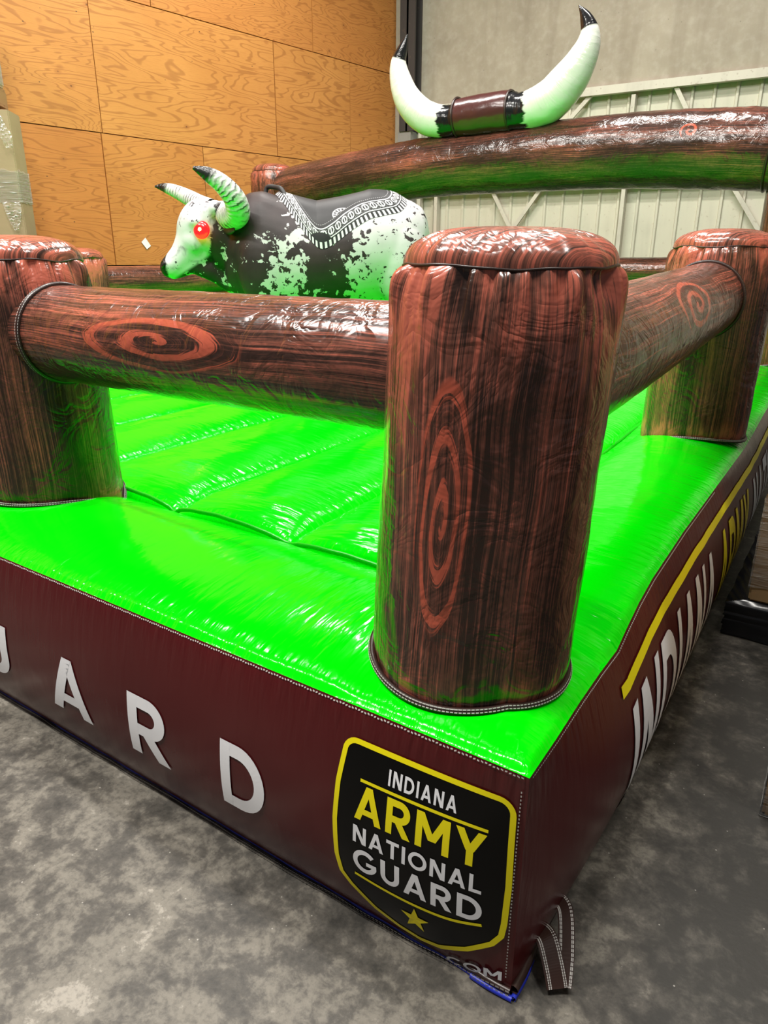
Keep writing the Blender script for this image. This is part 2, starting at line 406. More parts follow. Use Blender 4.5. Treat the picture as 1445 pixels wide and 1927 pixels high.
P0 = np.array([-.337, 1.08]); dF = np.array([-1, .047]); dF /= np.linalg.norm(dF); nF = np.array([-.047, -1]); nF /= np.linalg.norm(nF)
dR = np.array([.017, 1]); dR /= np.linalg.norm(dR); nR = np.array([dR[1], -dR[0]])
WF, WR = 5.95, 6.6
sF_s = [0, 6.0]; sF_z = [.575, .585]
sR_s = [0, .15, .3, .45, .6, .68, .8, .95, 1.4, 2.1, 3.0, 3.3, 3.8, 4.6, 5.4, 6.1, 6.6]
sR_z = [.575, .570, .571, .565, .552, .575, .603, .619, .621, .598, .566, .575, .606, .618, .600, .57, .575]
def seam_f(s): return float(np.interp(s, sF_s, sF_z))
def seam_r(s): return float(np.interp(s, sR_s, sR_z))
def prof(t): t = min(max(t, 0), 1); return math.sin(PI * t ** .8) ** .8 if 0 < t < 1 else 0.0
def wall_f(s, z, off=0.0):
    b = .06 * (1 - math.exp(-max(s, 0) / .18)) * prof(z / seam_f(s)) + off; p = P0 + dF * s + nF * b; return (p[0], p[1], z)
def wall_r(s, z, off=0.0):
    b = .09 * (1 - math.exp(-max(s, 0) / .3)) * prof(z / seam_r(s)) + off; p = P0 + dR * s + nR * b; return (p[0], p[1], z)
def build_wall(name, fn, seam, W, ns, flip):
    ss = np.linspace(0, 1, ns) ** 1.25 * W; nzr = 44
    P = np.zeros((nzr, ns, 3)); U = np.zeros((nzr, ns)); V = np.zeros((nzr, ns))
    for i in range(nzr):
        for j, s in enumerate(ss):
            z = .012 + (seam(s) - .012) * i / (nzr - 1); P[i, j] = fn(s, z); U[i, j] = s; V[i, j] = z
    o = grid_obj(name, P, M_brown, arena, U, V, flip=flip)
    pk_ = np.array([[.04 + .9 * math.exp(-((seam(s) - P[i, j, 2]) / .07) ** 1.3) * (.35 + .65 * math.exp(-s / .8)) + .5 * math.exp(-s / .04) for j, s in enumerate(ss)] for i in range(nzr)])
    a_ = o.data.attributes.new('pucker', 'FLOAT', 'POINT'); a_.data.foreach_set('value', pk_.astype(np.float32).ravel()); return o
build_wall('side_wall', wall_f, seam_f, WF, 240, True)
build_wall('side_wall', wall_r, seam_r, WR, 260, False)
FL = P0 + dF * WF; BR = P0 + dR * WR; BL = FL + dR * WR + np.array([-.05, 0])
def straight_wall(a, b):
    n = np.array([b[1] - a[1], -(b[0] - a[0])]); n = n / np.linalg.norm(n)
    P = np.zeros((16, 60, 3)); U = np.zeros((16, 60)); V = np.zeros((16, 60))
    for i in range(16):
        for j in range(60):
            z = .012 + .568 * i / 15; q = a + (b - a) * j / 59 + n * .06 * prof(z / .58); P[i, j] = (q[0], q[1], z); U[i, j] = j * .1; V[i, j] = z
    grid_obj('side_wall', P, M_brown, arena, U, V)
straight_wall(BR, BL); straight_wall(BL, FL)

# mattress top: raised border tubes and quilted panels
panel_x = [-5.35, -4.72, -4.06, -3.40, -2.77, -2.07, -1.48, -.905]
BWf, BWr = .66, .565
def top_z(x, y, a, b, ef, er, eb, el):
    """a, b: fractions; e*: distances to the four edges"""
    e = min(ef / BWf, er / BWr, eb / BWf, el / BWr)
    zs = None
    if e < 1:
        h = math.sin(PI * min(max(e, 0), 1)) if e > 0 else 0
        return .062 * max(h, 0) ** .62 - .035 * max(0, (e - .6) / .4) ** 2, e
    px = [-6.0] + panel_x
    i = int(np.searchsorted(panel_x, x)); lo = panel_x[max(i - 1, 0)]; hi = panel_x[min(max(i, 1), len(panel_x) - 1)]
    t = (x - lo) / max(hi - lo, 1e-4); t = min(max(t, 0), 1)
    q = min((ef - BWf), (eb - BWf)) / .20; q = min(max(q, 0), 1)
    return -.035 + .090 * (math.sin(PI * t) ** .36) * math.sin(q * PI / 2) ** .5, e
def warp01(n, knots, W):
    """parameter values clustered round the knots"""
    v = set(np.linspace(0, W, n).round(4))
    for k in knots:
        for d in (-.06, -.045, -.03, -.02, -.012, -.006, 0, .006, .012, .02, .03, .045, .06): v.add(round(min(max(k + d, 0), W), 4))
    return sorted(v)
us = warp01(230, [0, .565, .45 + 0] + [(-.337 - px) for px in panel_x] + [WF - BWr, WF], WF)
vsv = warp01(230, [0, BWf, .49, WR - BWf, WR], WR)
AC = np.zeros((len(vsv), len(us))); PK = np.zeros((len(vsv), len(us))); P = np.zeros((len(vsv), len(us), 3)); U = np.zeros(P.shape[:2]); V = np.zeros(P.shape[:2])
for i, vv in enumerate(vsv):
    for j, uu in enumerate(us):
        a = uu / WF; b = vv / WR
        q = (P0 * (1 - a) + FL * a) * (1 - b) + (BR * (1 - a) + BL * a) * b
        zs = (seam_f(uu) * (1 - b) + .58 * b) * min(1, 1) if True else 0
        wr_ = max(0, 1 - uu / .5); zs = zs * (1 - wr_) + seam_r(vv) * wr_
        h, e = top_z(q[0], q[1], a, b, vv, uu, WR - vv, WF - uu)
        if uu < BWr and abs(vv - .49) < .05 and uu < .14: h -= .012 * (1 - abs(vv - .49) / .05)
        U[i, j] = q[0]; V[i, j] = q[1]
        dd_ = min(vv, WR - vv) / BWf - min(uu, WF - uu) / BWr
        AC[i, j] = 1.0 if e >= 1.05 else min(max(.5 + dd_ / .25, 0), 1)
        along = q[1] if AC[i, j] > .5 else q[0]
        seam_d = min(abs(vv - BWf), abs(uu - BWr)) if e < 1.2 else 1
        h += .003 * nz(q[0] * 9, q[1] * 9, 2) + .006 * nz(q[0] * 3, q[1] * 3, 5)
        sdist = min(abs(vv - BWf), abs(WR - vv - BWf), abs(uu - BWr), abs(WF - uu - BWr), vv + .02, uu + .02, *( [abs(q[0] - k) for k in panel_x] if e >= 1 else [1]))
        PK[i, j] = .15 + .85 * math.exp(-(sdist / .10) ** 1.3)
        P[i, j] = (q[0], q[1], zs + h * (1 if e > .02 else max(e, 0) / .02))
mo = grid_obj('mattress', P, M_green, arena, U, V, flip=True)
pa_ = mo.data.attributes.new('pucker', 'FLOAT', 'POINT'); pa_.data.foreach_set('value', PK.astype(np.float32).ravel())
pa_ = mo.data.attributes.new('across', 'FLOAT', 'POINT'); pa_.data.foreach_set('value', AC.astype(np.float32).ravel())
def mat_h(x, y):
    d_ = np.array([x, y]) - P0; uu = float(d_ @ dF); vv = float(d_ @ dR)
    a = min(max(uu / WF, 0), 1); b = min(max(vv / WR, 0), 1)
    zs = seam_f(uu) * (1 - b) + .58 * b; wr_ = max(0, 1 - uu / .5); zs = zs * (1 - wr_) + seam_r(vv) * wr_
    return zs + top_z(x, y, a, b, vv, uu, WR - vv, WF - uu)[0]

# cords in the panel seams, coloured darker to paint in the groove shade
M_cord = plain('shaded_green_seam_cord', (.0005, .40, .002), .3, .3)
def cord(a, b, n=60):
    pts = []
    for i in range(n):
        q = np.array(a) + (np.array(b) - np.array(a)) * i / (n - 1); pts.append((q[0] + .006 * nz(i * .4, 1), q[1] + .006 * nz(i * .4, 2), mat_h(q[0], q[1]) + .002))
    Pc, _, _ = tube(pts, [.0085] * n, (0, 0, 1), 8); grid_obj('panel_seam', Pc, M_cord, arena, closed=True)
for pxx in panel_x: cord((pxx, 1.80 - .03 * (pxx + .9)), (pxx, 6.95))
fa = P0 + dR * BWf * .985 + dF * BWr; fb = P0 + dR * BWf * .985 + dF * (WF - BWr); cord(fa, fb, 160)

# hems, edging, stitches
def sweep(name, fn, s0, s1, z, r, off, mat, n=160, wig=0.0):
    pts = []
    for i in range(n):
        s = s0 + (s1 - s0) * i / (n - 1); p = fn(s, .0, off + wig * nz(s * 9, z * 20)); pts.append((p[0], p[1], z + wig * .6 * nz(s * 11, 3 + z * 30)))
    P, U, V = tube(pts, [r] * n, (0, 0, 1), 8)
    return grid_obj(name, P, mat, arena, U, V, True)
sweep('blue_edging', wall_f, -.01, WF, .004, .0045, .005, M_blue, 160, .006)
sweep('blue_edging', wall_f, -.008, .09, .006, .007, .010, M_blue, 30, .006)
sweep('hem', wall_f, 0, WF, .017, .008, .004, M_piping, 200, .006)
sweep('blue_edging', wall_r, -.008, .10, .006, .007, .009, M_blue, 24, .006)
sweep('hem', wall_r, 0, WR, .022, .011, .006, M_piping, 160, .004)
def stitches(name, fn, s0, s1, step, ln, wd, parent, mat=M_thread):
    mb = MB(); s = s0; k = 0
    while s < s1:
        a = fn(s, -wd); b = fn(s + ln, -wd); c = fn(s + ln, wd); d = fn(s, wd); mb.add([a, b, c, d], [(0, 1, 2, 3)]); s += step
    return mb.build(name, mat, parent)
stitches('stitching', lambda s, w_: wall_f(s, seam_f(s) - .004 + w_ + .0012 * math.sin(s * 900), .003), .01, 3.0, .0085, .005, .0016, arena)
stitches('stitching', lambda s, w_: wall_r(s, seam_r(s) - .004 + w_, .003), .01, 2.0, .0085, .005, .0014, arena)
stitches('stitching', lambda s, w_: wall_f(s, .022 + w_ + .003 * nz(s * 14, 1), .0115 + .004 * nz(s * 9, .5)), .0, 3.0, .011, .008, .0024, arena)
stitches('stitching', lambda s, w_: wall_f(s, .014 + w_ + .003 * nz(s * 17, 4), .0135 + .004 * nz(s * 9, .5)), .0, 3.0, .011, .007, .002, arena)
stitches('stitching', lambda s, w_: (lambda p: (p[0], p[1], s))(wall_f(.012 + w_, s, .003)), .05, .54, .009, .0045, .0012, arena)

# ---- stroke lettering
T = .19
def arc(cx, cy, rx, ry, a0, a1, n=18): return [(cx + rx * math.cos(R(a0 + (a1 - a0) * i / n)), cy + ry * math.sin(R(a0 + (a1 - a0) * i / n))) for i in range(n + 1)]
def glyph(ch):
    t = T; h = t / 2
    if ch == 'I': return [('h', (h, 0), (h, 1), t)], t
    if ch == 'N': return [('h', (h, 0), (h, 1), t), ('h', (.70, 0), (.70, 1), t), ('h', (.115, 1), (.68, 0), .235)], .795
    if ch == 'D': return [('h', (h, 0), (h, 1), t), ('p', [(h, 1 - h), (.34, 1 - h)] + arc(.34, .5, .5 - h, .5 - h, 90, -90) + [(.34, h), (h, h)], t)], .84
    if ch == 'A': return [('h', (.10, 0), (.43, 1), .2), ('h', (.43, 1), (.76, 0), .2), ('p', [(.2, .27), (.66, .27)], .165)], .86
    if ch == 'R': return [('h', (h, 0), (h, 1), t), ('p', [(h, 1 - h), (.40, 1 - h)] + arc(.40, .68, .32 - h, .32 - h, 90, -90) + [(.40, .36 + h), (h, .36 + h)], t), ('h', (.36, .42), (.64, 0), .23)], .76
    if ch == 'M': return [('h', (h, 0), (h, 1), t), ('h', (.865, 0), (.865, 1), t), ('h', (.11, 1), (.48, .27), .215), ('h', (.85, 1), (.48, .27), .215)], .96
    if ch == 'Y': return [('h', (.11, 1), (.41, .42), .22), ('h', (.71, 1), (.41, .42), .22), ('h', (.41, 0), (.41, .5), t)], .82
    if ch == 'T': return [('p', [(0, 1 - h), (.72, 1 - h)], t), ('h', (.36, 0), (.36, 1 - h), t)], .72
    if ch == 'O': return [('p', arc(.5, .5, .5 - h, .5 - h, 0, 360, 36), t)], 1.0
    if ch == 'L': return [('h', (h, 0), (h, 1), t), ('p', [(h, h), (.60, h)], t)], .6
    if ch == 'G': return [('p', arc(.5, .5, .5 - h, .5 - h, 42, 338, 32) + [(.5 + (.5 - h) * math.cos(R(338)), .44)], t), ('p', [(.55, .44), (.965, .44)], .165)], .98
    if ch == 'U': return [('p', [(h, 1), (h, .38)] + arc(.37, .38, .37 - h, .38 - h, 180, 360) + [(.74 - h, .38), (.74 - h, 1)], t)], .74
    if ch == 'C': return [('p', arc(.5, .5, .5 - h, .5 - h, 45, 315, 28), t)], .86
    if ch == '.': return [('h', (h, 0), (h, t), t)], t
    return [], .34
def strip(mb, Lp, Rp, fn, mi=0):
    vs = [fn(*p) for q in zip(Lp, Rp) for p in q]; mb.add(vs, [(2 * i, 2 * i + 1, 2 * i + 3, 2 * i + 2) for i in range(len(Lp) - 1)], mi)
def stroke(mb, st, fn, mi=0, step=.09):
    if st[0] == 'h':
        (x0, y0), (x1, y1), w_ = st[1], st[2], st[3] / 2; n = 12
        Lp = [(x0 + (x1 - x0) * i / n - w_, y0 + (y1 - y0) * i / n) for i in range(n + 1)]; Rp = [(p[0] + 2 * w_, p[1]) for p in Lp]
        strip(mb, Lp, Rp, fn, mi)
    else:
        pts = st[1]; w_ = st[2] / 2; dense = []
        for a, b in zip(pts[:-1], pts[1:]):
            n = max(1, int(math.hypot(b[0] - a[0], b[1] - a[1]) / step))
            dense += [(a[0] + (b[0] - a[0]) * i / n, a[1] + (b[1] - a[1]) * i / n) for i in range(n)]
        dense.append(pts[-1]); Lp = []; Rp = []
        cl_ = math.hypot(dense[0][0] - dense[-1][0], dense[0][1] - dense[-1][1]) < 1e-5
        for i, p in enumerate(dense):
            a = dense[i - 1] if i else (dense[-2] if cl_ else p); b = dense[i + 1] if i < len(dense) - 1 else (dense[1] if cl_ else p)
            dx, dy = b[0] - a[0], b[1] - a[1]; L = math.hypot(dx, dy) or 1; nx, ny = -dy / L * w_, dx / L * w_
            Lp.append((p[0] + nx, p[1] + ny)); Rp.append((p[0] - nx, p[1] - ny))
        strip(mb, Lp, Rp, fn, mi)
def width(text, gap): return sum(glyph(c)[1] for c in text) + gap * (len(text) - 1)
def text_on(mb, text, fn, gap=.16, mi=0):
    """fn maps (x, y) with cap height 1 to space"""
    x = 0
    for c in text:
        gs, adv = glyph(c)
        for st in gs: stroke(mb, st, lambda a, b, x=x: fn(x + a, b), mi)
        x += adv + gap
    return x - gap
# front letters G U A R D, widely spaced; s runs leftwards so x grows as s shrinks
for ch, s_left, wd in (('G', 2.32, .215), ('U', 1.965, .175), ('A', 1.553, .20), ('R', 1.165, .165), ('D', .795, .150)):
    adv = glyph(ch)[1]; mb = MB()
    for st in glyph(ch)[0]: stroke(mb, st, lambda a, b, s_left=s_left, wd=wd, adv=adv: wall_f(s_left - a / adv * wd, .165 + b * .193, .003))
    tag(mb.build('letter', M_white_print, arena), 'white letter ' + ch)
# shield badge
shield = None
def sh_top(x): return .507
def outline():
    pts = []
    L_, R_, top = .415, .023, .507
    def rc(cx, cy, r, a0, a1): return arc(cx, cy, r, r, a0, a1, 6)
    # in (s, z); s grows to the left
    pts += rc(L_ - .03, top - .03, .03, 90, 0)          # upper left corner (as seen)
    pts += [(L_ + .010, .40), (L_ + .014, .30), (L_ + .010, .20)]
    pts += [(L_, .150), (L_ - .025, .120), (.33, .072), (.27, .048), (.215, .040), (.165, .050), (.10, .088), (.045, .135), (R_ + .004, .165)]
    pts += [(R_, .20), (R_ - .003, .30), (R_ - .001, .40)]
    pts += rc(R_ + .03, top - .03, .03, 180, 90)
    pts.append(pts[0]); return pts
OUT = outline()
mb = MB()
ss_ = np.linspace(.0235, .426, 60)
def span(s):
    zsx = []
    for a, b in zip(OUT[:-1], OUT[1:]):
        if (a[0] - s) * (b[0] - s) <= 0 and a[0] != b[0]: zsx.append(a[1] + (b[1] - a[1]) * (s - a[0]) / (b[0] - a[0]))
    return (min(zsx), max(zsx)) if zsx else (.3, .3)
P = np.zeros((30, 60, 3))
for j, s in enumerate(ss_):
    lo, hi = span(s)
    for i in range(30): P[i, j] = wall_f(s, lo + (hi - lo) * i / 29, .0022)
badge = grid_obj('shield_badge', P, M_black_print, arena, flip=True); tag(badge, 'black shield badge with yellow border')
def bpart(name, mb, mat): return mb.build(name, mat, badge)
mb = MB(); fnb = lambda s, z: wall_f(s, z, .0034)
dense = OUT
stroke(mb, ('p', dense, .0125), fnb, 0, .008); bpart('badge_border', mb, M_yellow_print)
def badge_text(name, text, sl, sr, z0, z1, mat, gap):
    W_ = width(text, gap); mb = MB(); text_on(mb, text, lambda a, b: wall_f(sl - a / W_ * (sl - sr), z0 + b * (z1 - z0), .0038), gap); bpart(name, mb, mat)
badge_text('badge_lettering', 'INDIANA', .298, .138, .438, .476, M_white_print, .22)
badge_text('badge_lettering', 'ARMY', .376, .070, .326, .413, M_yellow_print, .14)
badge_text('badge_lettering', 'NATIONAL', .378, .073, .262, .308, M_white_print, .17)
badge_text('badge_lettering', 'GUARD', .378, .069, .182, .247, M_white_print, .16)
for pts in ([(.367, .423), (.069, .423)], [(.376, .166), (.30, .158), (.22, .155), (.14, .160), (.068, .178)]):
    mb = MB(); dense_ = lerp_path([(p[0], p[1]) for p in pts], 30); stroke(mb, ('p', [tuple(p) for p in dense_], .0075), fnb, 0, .008); bpart('badge_rule', mb, M_yellow_print)
mb = MB(); vs = [fnb(.222, .108)]
for i in range(10):
    r_ = (.036, .0145)[i % 2]; t = PI / 2 + i * PI / 5; vs.append(wall_f(.222 - r_ * math.cos(t), .108 + r_ * math.sin(t), .0038))
mb.add(vs, [(0, 1 + i, 1 + (i + 1) % 10) for i in range(10)]); bpart('badge_star', mb, M_yellow_print)
# small web address at the bottom edge, most of it tucked under
mb = MB(); W_ = width('.COM', .14); text_on(mb, '.COM', lambda a, b: wall_f(.165 - a / W_ * .145, max(.012, .037 + b * .027 - (1 - a / W_) * .036), .0045), .14)
tag(mb.build('web_address', M_white_print, arena), 'white .COM lettering')
# right side letters
def side_text(text, s0, s1, mat):
    W_ = width(text, .17)
    x = 0
    for c in text:
        gs, adv = glyph(c); mb = MB()
        for st in gs:
            stroke(mb, st, lambda a, b, x=x: (lambda s: wall_r(s, .06 + b * (seam_r(s) - .155 - .06), .0035))(s0 + (x + a) / W_ * (s1 - s0)))
        if gs: tag(mb.build('letter', mat, arena), ('yellow' if mat is M_yellow_print else 'white') + ' letter ' + c)
        x += adv + .17
side_text('INDIANA', .60, 1.76, M_white_print); side_text('ARMY', 1.90, 2.78, M_yellow_print); side_text('NATIONAL', 2.98, 4.42, M_white_print); side_text('GUARD', 4.6, 5.6, M_white_print)
mb = MB(); pts = [(s, seam_r(s) - .088 + .004 * nz(s * 6, 1) + (.0 if s > .7 else 0)) for s in np.linspace(.545, 6.1, 300)]
stroke(mb, ('p', pts, .032), lambda a, b: wall_r(a, b, .0036), 0, .01); tag(mb.build('yellow_stripe', M_yellow_print, arena), 'yellow stripe')
mb = MB(); pts = [(s, .026) for s in np.linspace(1.7, 6.1, 120)]
stroke(mb, ('p', pts, .012), lambda a, b: wall_r(a, b, .004), 0, .01); mb.build('yellow_stripe', M_yellow_print, arena)

# anchor strap at the near corner
def ribbon(name, pts, wvec, wd, parent, mat, n=30):
    c = lerp_path([tuple(p) for p in pts], n); q = Vector(wvec).normalized()
    P = np.zeros((n, 2, 3)); top = []
    vs = []; fs = []
    for i, p in enumerate(c):
        p = Vector(p); a = (Vector(c[min(i + 1, n - 1)]) - Vector(c[max(i - 1, 0)])).normalized(); qq = (q - a * q.dot(a)).normalized(); nn = a.cross(qq) * .0025
        vs += [p + qq * wd + nn, p - qq * wd + nn, p - qq * wd - nn, p + qq * wd - nn]
        if i:
            b = 4 * (i - 1)
            for k in range(4): fs.append((b + k, b + (k + 1) % 4, b + 4 + (k + 1) % 4, b + 4 + k))
    fs += [(0, 3, 2, 1), (4 * n - 4, 4 * n - 3, 4 * n - 2, 4 * n - 1)]
    o = MB().add(vs, fs).build(name, mat, parent)
    return o, c, q
M_strap = plain('brown_webbing', (.035, .017, .013), .5, .25)
st1 = ribbon('anchor_strap', [(-.325, 1.215, .062), (-.300, 1.19, .075), (-.272, 1.158, .05), (-.252, 1.135, .018)], (.6, .75, .35), .024, arena, M_strap)
st2 = ribbon('anchor_strap', [(-.318, 1.30, .085), (-.285, 1.265, .095), (-.258, 1.20, .06), (-.243, 1.145, .018)], (.6, .70, .45), .018, arena, M_strap)
for (o_, c_, q_), wd in ((st1, .024), (st2, .018)):
    for k in (-.8, -.62, .62, .8):
        mb = MB()
        for i in range(0, len(c_) - 1):
            a, b = Vector(c_[i]), Vector(c_[i + 1]); ax = (b - a).normalized(); qq = (q_ - ax * q_.dot(ax)).normalized(); nn = ax.cross(qq); nn = nn * (1 if nn.y < 0 or nn.z > 0 else -1)
            b = a + (b - a) * .8
            for sg in (1, -1):
                oo = nn * .0032 * sg; mb.add([a + qq * wd * k + oo, b + qq * wd * k + oo, b + qq * (wd * k + .0022) + oo, a + qq * (wd * k + .0022) + oo], [(0, 1, 2, 3)])
        mb.build('strap_stitching', M_thread, o_)

# ---- posts
def post(x, y, z0, zs, r, lean, dome, seed, knots=(), n=140, rows=90, bias=0.0, taper=0.0):
    mat = wood_vinyl('wood_print_post_%d' % seed, seed * 7.3, knots, bias, (z0, zs))
    to_cam = math.atan2(-y, -x)
    P = np.zeros((rows, n, 3)); U = np.zeros((rows, n + 1)); V = np.zeros((rows, n + 1))
    pk = [random.random() for _ in range(8)]
    def puck(t):   # gathers at the cap seam
        return nz(math.cos(t) * 3.2, math.sin(t) * 3.2, seed) + .8 * nz(math.cos(t) * 7, math.sin(t) * 7, seed + 3) + .5 * nz(math.cos(t) * 15, math.sin(t) * 15, seed + 5)
    def seam_z(t): return zs + .010 * nz(math.cos(t) * 2.5, math.sin(t) * 2.5, seed + 8)
    for i in range(rows):
        f = i / (rows - 1); f = f ** .9
        for j in range(n + 1):
            # angle increases to the viewer's right
            t = (j / n - .5) * 2 * PI; aa = to_cam + t
            zt = seam_z(t); zb = mat_h(x + math.cos(aa) * r, y + math.sin(aa) * r) - .006; z = zb + (zt - zb) * f
            g = (zt - z)
            rr = r * (1 + taper * (1 - f))
            rr *= 1 - .10 * math.exp(-(g / .045) ** 1.2) - .03 * math.exp(-((z - zb) / .03) ** 2)
            rr += .017 * puck(t) * math.exp(-(g / .075) ** 1.5) * (1 - math.exp(-(g / .012))) * 2
            rr += .0035 * nz(t * 2, z * 5, seed) + .0018 * nz(t * 9 + z * 3, z * 11, seed + 1)
            if j < n: P[i, j] = (x + lean[0] * f + math.cos(aa) * rr, y + lean[1] * f + math.sin(aa) * rr, z)
            U[i, j] = t * r; V[i, j] = z
    o = grid_obj('post', P, mat, arena, U, V, True, flip=False)
    # cap
    cr = 22; P2 = np.zeros((cr, n, 3)); U2 = np.zeros((cr, n + 1)); V2 = np.zeros((cr, n + 1))
    r0 = r * .905
    for i in range(cr):
        a = i / (cr - 1)
        for j in range(n + 1):
            t = (j / n - .5) * 2 * PI; aa = to_cam + t
            rr = r0 * math.cos(a * PI / 2) ** .72 if a < 1 else 0.0
            z = seam_z(t) * (1 - a) + zs * a + dome * math.sin(a * PI / 2) ** .85 + .006 * puck(t) * math.sin(a * PI) * (1 - a)
            px, py = x + lean[0] + math.cos(aa) * rr, y + lean[1] + math.sin(aa) * rr
            if j < n: P2[i, j] = (px, py, z)
            U2[i, j] = math.cos(t - .75) * rr * .8 + 5; V2[i, j] = math.sin(t - .75) * rr
    cap = grid_obj('post_cap', P2, wood_vinyl('wood_print_cap_%d' % seed, seed * 3.1 + 2, (), .07), o, U2, V2, True)
    cap.location = (0, 0, 0)
    # seam line and base piping
    pts = []
    for j in range(n):
        t = (j / n - .5) * 2 * PI; aa = to_cam + t; pts.append((x + lean[0] + math.cos(aa) * (r0 - .0), y + lean[1] + math.sin(aa) * (r0 - .0), seam_z(t)))
    P3, _, _ = tube(pts + [pts[0]], [.0026] * (n + 1), (0, 0, 1), 6)
    grid_obj('cap_seam', P3, M_piping, o, closed=True)
    rb = r * (1 + taper) + .001; pts = []
    def base_pt(t, dr, dz):
        bx, by = x + math.cos(t) * (rb + dr), y + math.sin(t) * (rb + dr); return (bx, by, mat_h(x + math.cos(t) * r, y + math.sin(t) * r) + .004 + dz)
    P4, _, _ = tube([base_pt(2 * PI * k / 120, 0, 0) for k in range(121)], [.0085] * 121, (0, 0, 1), 8); grid_obj('base_piping', P4, M_piping, o, closed=True)
    mb = MB()
    for dr, dz in ((.0068, .0070), (.0092, .0012)):
        for k in range(170):
            t0, t1 = 2 * PI * k / 170, 2 * PI * (k + .7) / 170
            mb.add([base_pt(t0, dr, dz), base_pt(t1, dr, dz), base_pt(t1, dr - .001, dz + .0022), base_pt(t0, dr - .001, dz + .0022)], [(0, 1, 2, 3)])
    mb.build('base_stitching', M_thread, o)
    return o
post(-.602, 1.372, .60, 1.485, .230, (.034, .021), .072, 1, [(-.088, 1.01, .064, .29, 3.0)], 220, 150)
post(-.555, 4.08, .63, 1.555, .262, (.02, .01), .085, 2, [], 120, 80)
post(-2.52, 1.62, .59, 1.485, .25, (-.03, .0), .085, 3, [], 150, 100, -.02)
post(-6.08, 4.45, .6, 1.49, .27, (0, 0), .085, 4)
post(-4.25, 1.72, .6, 1.485, .25, (0, 0), .08, 6, [], 80, 40)
post(-5.92, 1.8, .6, 1.485, .25, (0, 0), .08, 7, [], 80, 40)
post(-5.97, 7.2, .6, 2.44, .265, (0, 0), .09, 8, [], 100, 80)
post(-.43, 7.25, .6, 2.60, .262, (.0, 0), .09, 9, [], 100, 80)

# ---- rails
def rail(a, b, ra, rb, seed, knots, ref, wob=.012, rows=120, rings=(1, 1), bow=0.0):
    a = Vector(a); b = Vector(b); pts = []; rad = []
    for i in range(rows):
        f = i / (rows - 1); p = a.lerp(b, f); p.z -= bow * math.sin(PI * f); pts.append(p)
        rad.append((ra + (rb - ra) * f))
    P, U, V = tube(pts, rad, ref, 84, lambda t, L, i: wob * nz(math.cos(t) * 2, math.sin(t) * 2, L * 9 + seed) + wob * .6 * nz(math.cos(t) * 5, math.sin(t) * 5, L * 22 + seed))
    o = grid_obj('rail', P, wood_vinyl('wood_print_rail_%d' % seed, seed * 5.7, knots), arena, U, V, True)
    return o
def ring_on(o, c, axis, rad):
    vs, fs = torus_ring(c, axis, rad, .009, 80, 6); MB().add(vs, fs).build('rail_piping', M_piping, o, True)
    mb = MB(); a = Vector(axis).normalized(); e = a.orthogonal().normalized(); g = a.cross(e)
    for off in (-.008, .010):
        for k in range(110):
            q = []
            for t, da in ((k, 0), (k + .7, 0), (k + .7, .0025), (k, .0025)):
                th = 2 * PI * t / 110; q.append(Vector(c) + (e * math.cos(th) + g * math.sin(th)) * (rad + .006) + a * (off + da))
            mb.add(q, [(0, 1, 2, 3)])
    mb.build('rail_stitching', M_thread, o)
# front rail (near post to the next post)
ra_, rb_ = Vector((-.72, 1.415, 1.262)), Vector((-2.42, 1.605, 1.243))
o = rail(ra_, rb_, .147, .163, 11, [(.0, .84, .082, .36, 2.1)], (.55, -.83, .15)); ax = (rb_ - ra_).normalized()
ring_on(o, rb_ - ax * .145, ax, .165)
o = rail((-2.6, 1.63, 1.24), (-4.2, 1.72, 1.24), .16, .16, 15, [], (.55, -.83, .15), rows=40)
# right rail
ra_, rb_ = Vector((-.585, 1.50, 1.222)), Vector((-.555, 3.98, 1.318))
o = rail(ra_, rb_, .172, .172, 12, [(.035, 1.28, .105, .26, 2.3)], (.75, -.35, .6)); ax = (rb_ - ra_).normalized()
ring_on(o, rb_ - ax * .155, ax, .176)
rail((-.55, 4.2, 1.28), (-.45, 7.1, 1.33), .17, .17, 16, [], (1, 0, .3), rows=60)
rail((-6.07, 4.55, 1.26), (-5.98, 7.1, 1.27), .15, .15, 13, [], (.8, -.5, .3), rows=80)
rail((-6.07, 4.35, 1.24), (-5.92, 1.9, 1.24), .15, .15, 17, [], (.8, -.5, .3), rows=40)
o = rail((-5.9, 7.2, 1.33), (-.5, 7.25, 1.395), .13, .13, 14, [(.02, 4.55, .045, .05, 1.2)], (0, -.85, .5), .02)
# arch
pts = lerp_path([(-5.86, 7.2, 2.235, .205), (-5.5, 7.21, 2.285, .225), (-4.6, 7.22, 2.335, .272), (-3.65, 7.23, 2.395, .288), (-2.8, 7.24, 2.41, .30), (-1.8, 7.25, 2.41, .31), (-1.05, 7.25, 2.375, .315), (-.62, 7.25, 2.34, .31)], 200)
P, U, V = tube([p[:3] for p in pts], [p[3] for p in pts], (0, -.8, .6), 96,
               lambda t, L, i: .022 * nz(math.cos(t) * 2.2, math.sin(t) * 2.2, L * 7) + .012 * nz(math.cos(t) * 5, math.sin(t) * 5, L * 17) + .006 * nz(0, 5, L * 26))
archo = grid_obj('arch', P, wood_vinyl('wood_print_arch', 31.0, [(.09, 4.55, .07, .08, 1.3)], -.03), arena, U, V, True)
vs, fs = torus_ring((-.69, 7.25, 2.345), (1, 0, -.1), .312, .012, 60, 6); MB().add(vs, fs).build('arch_piping', M_piping, archo, True)

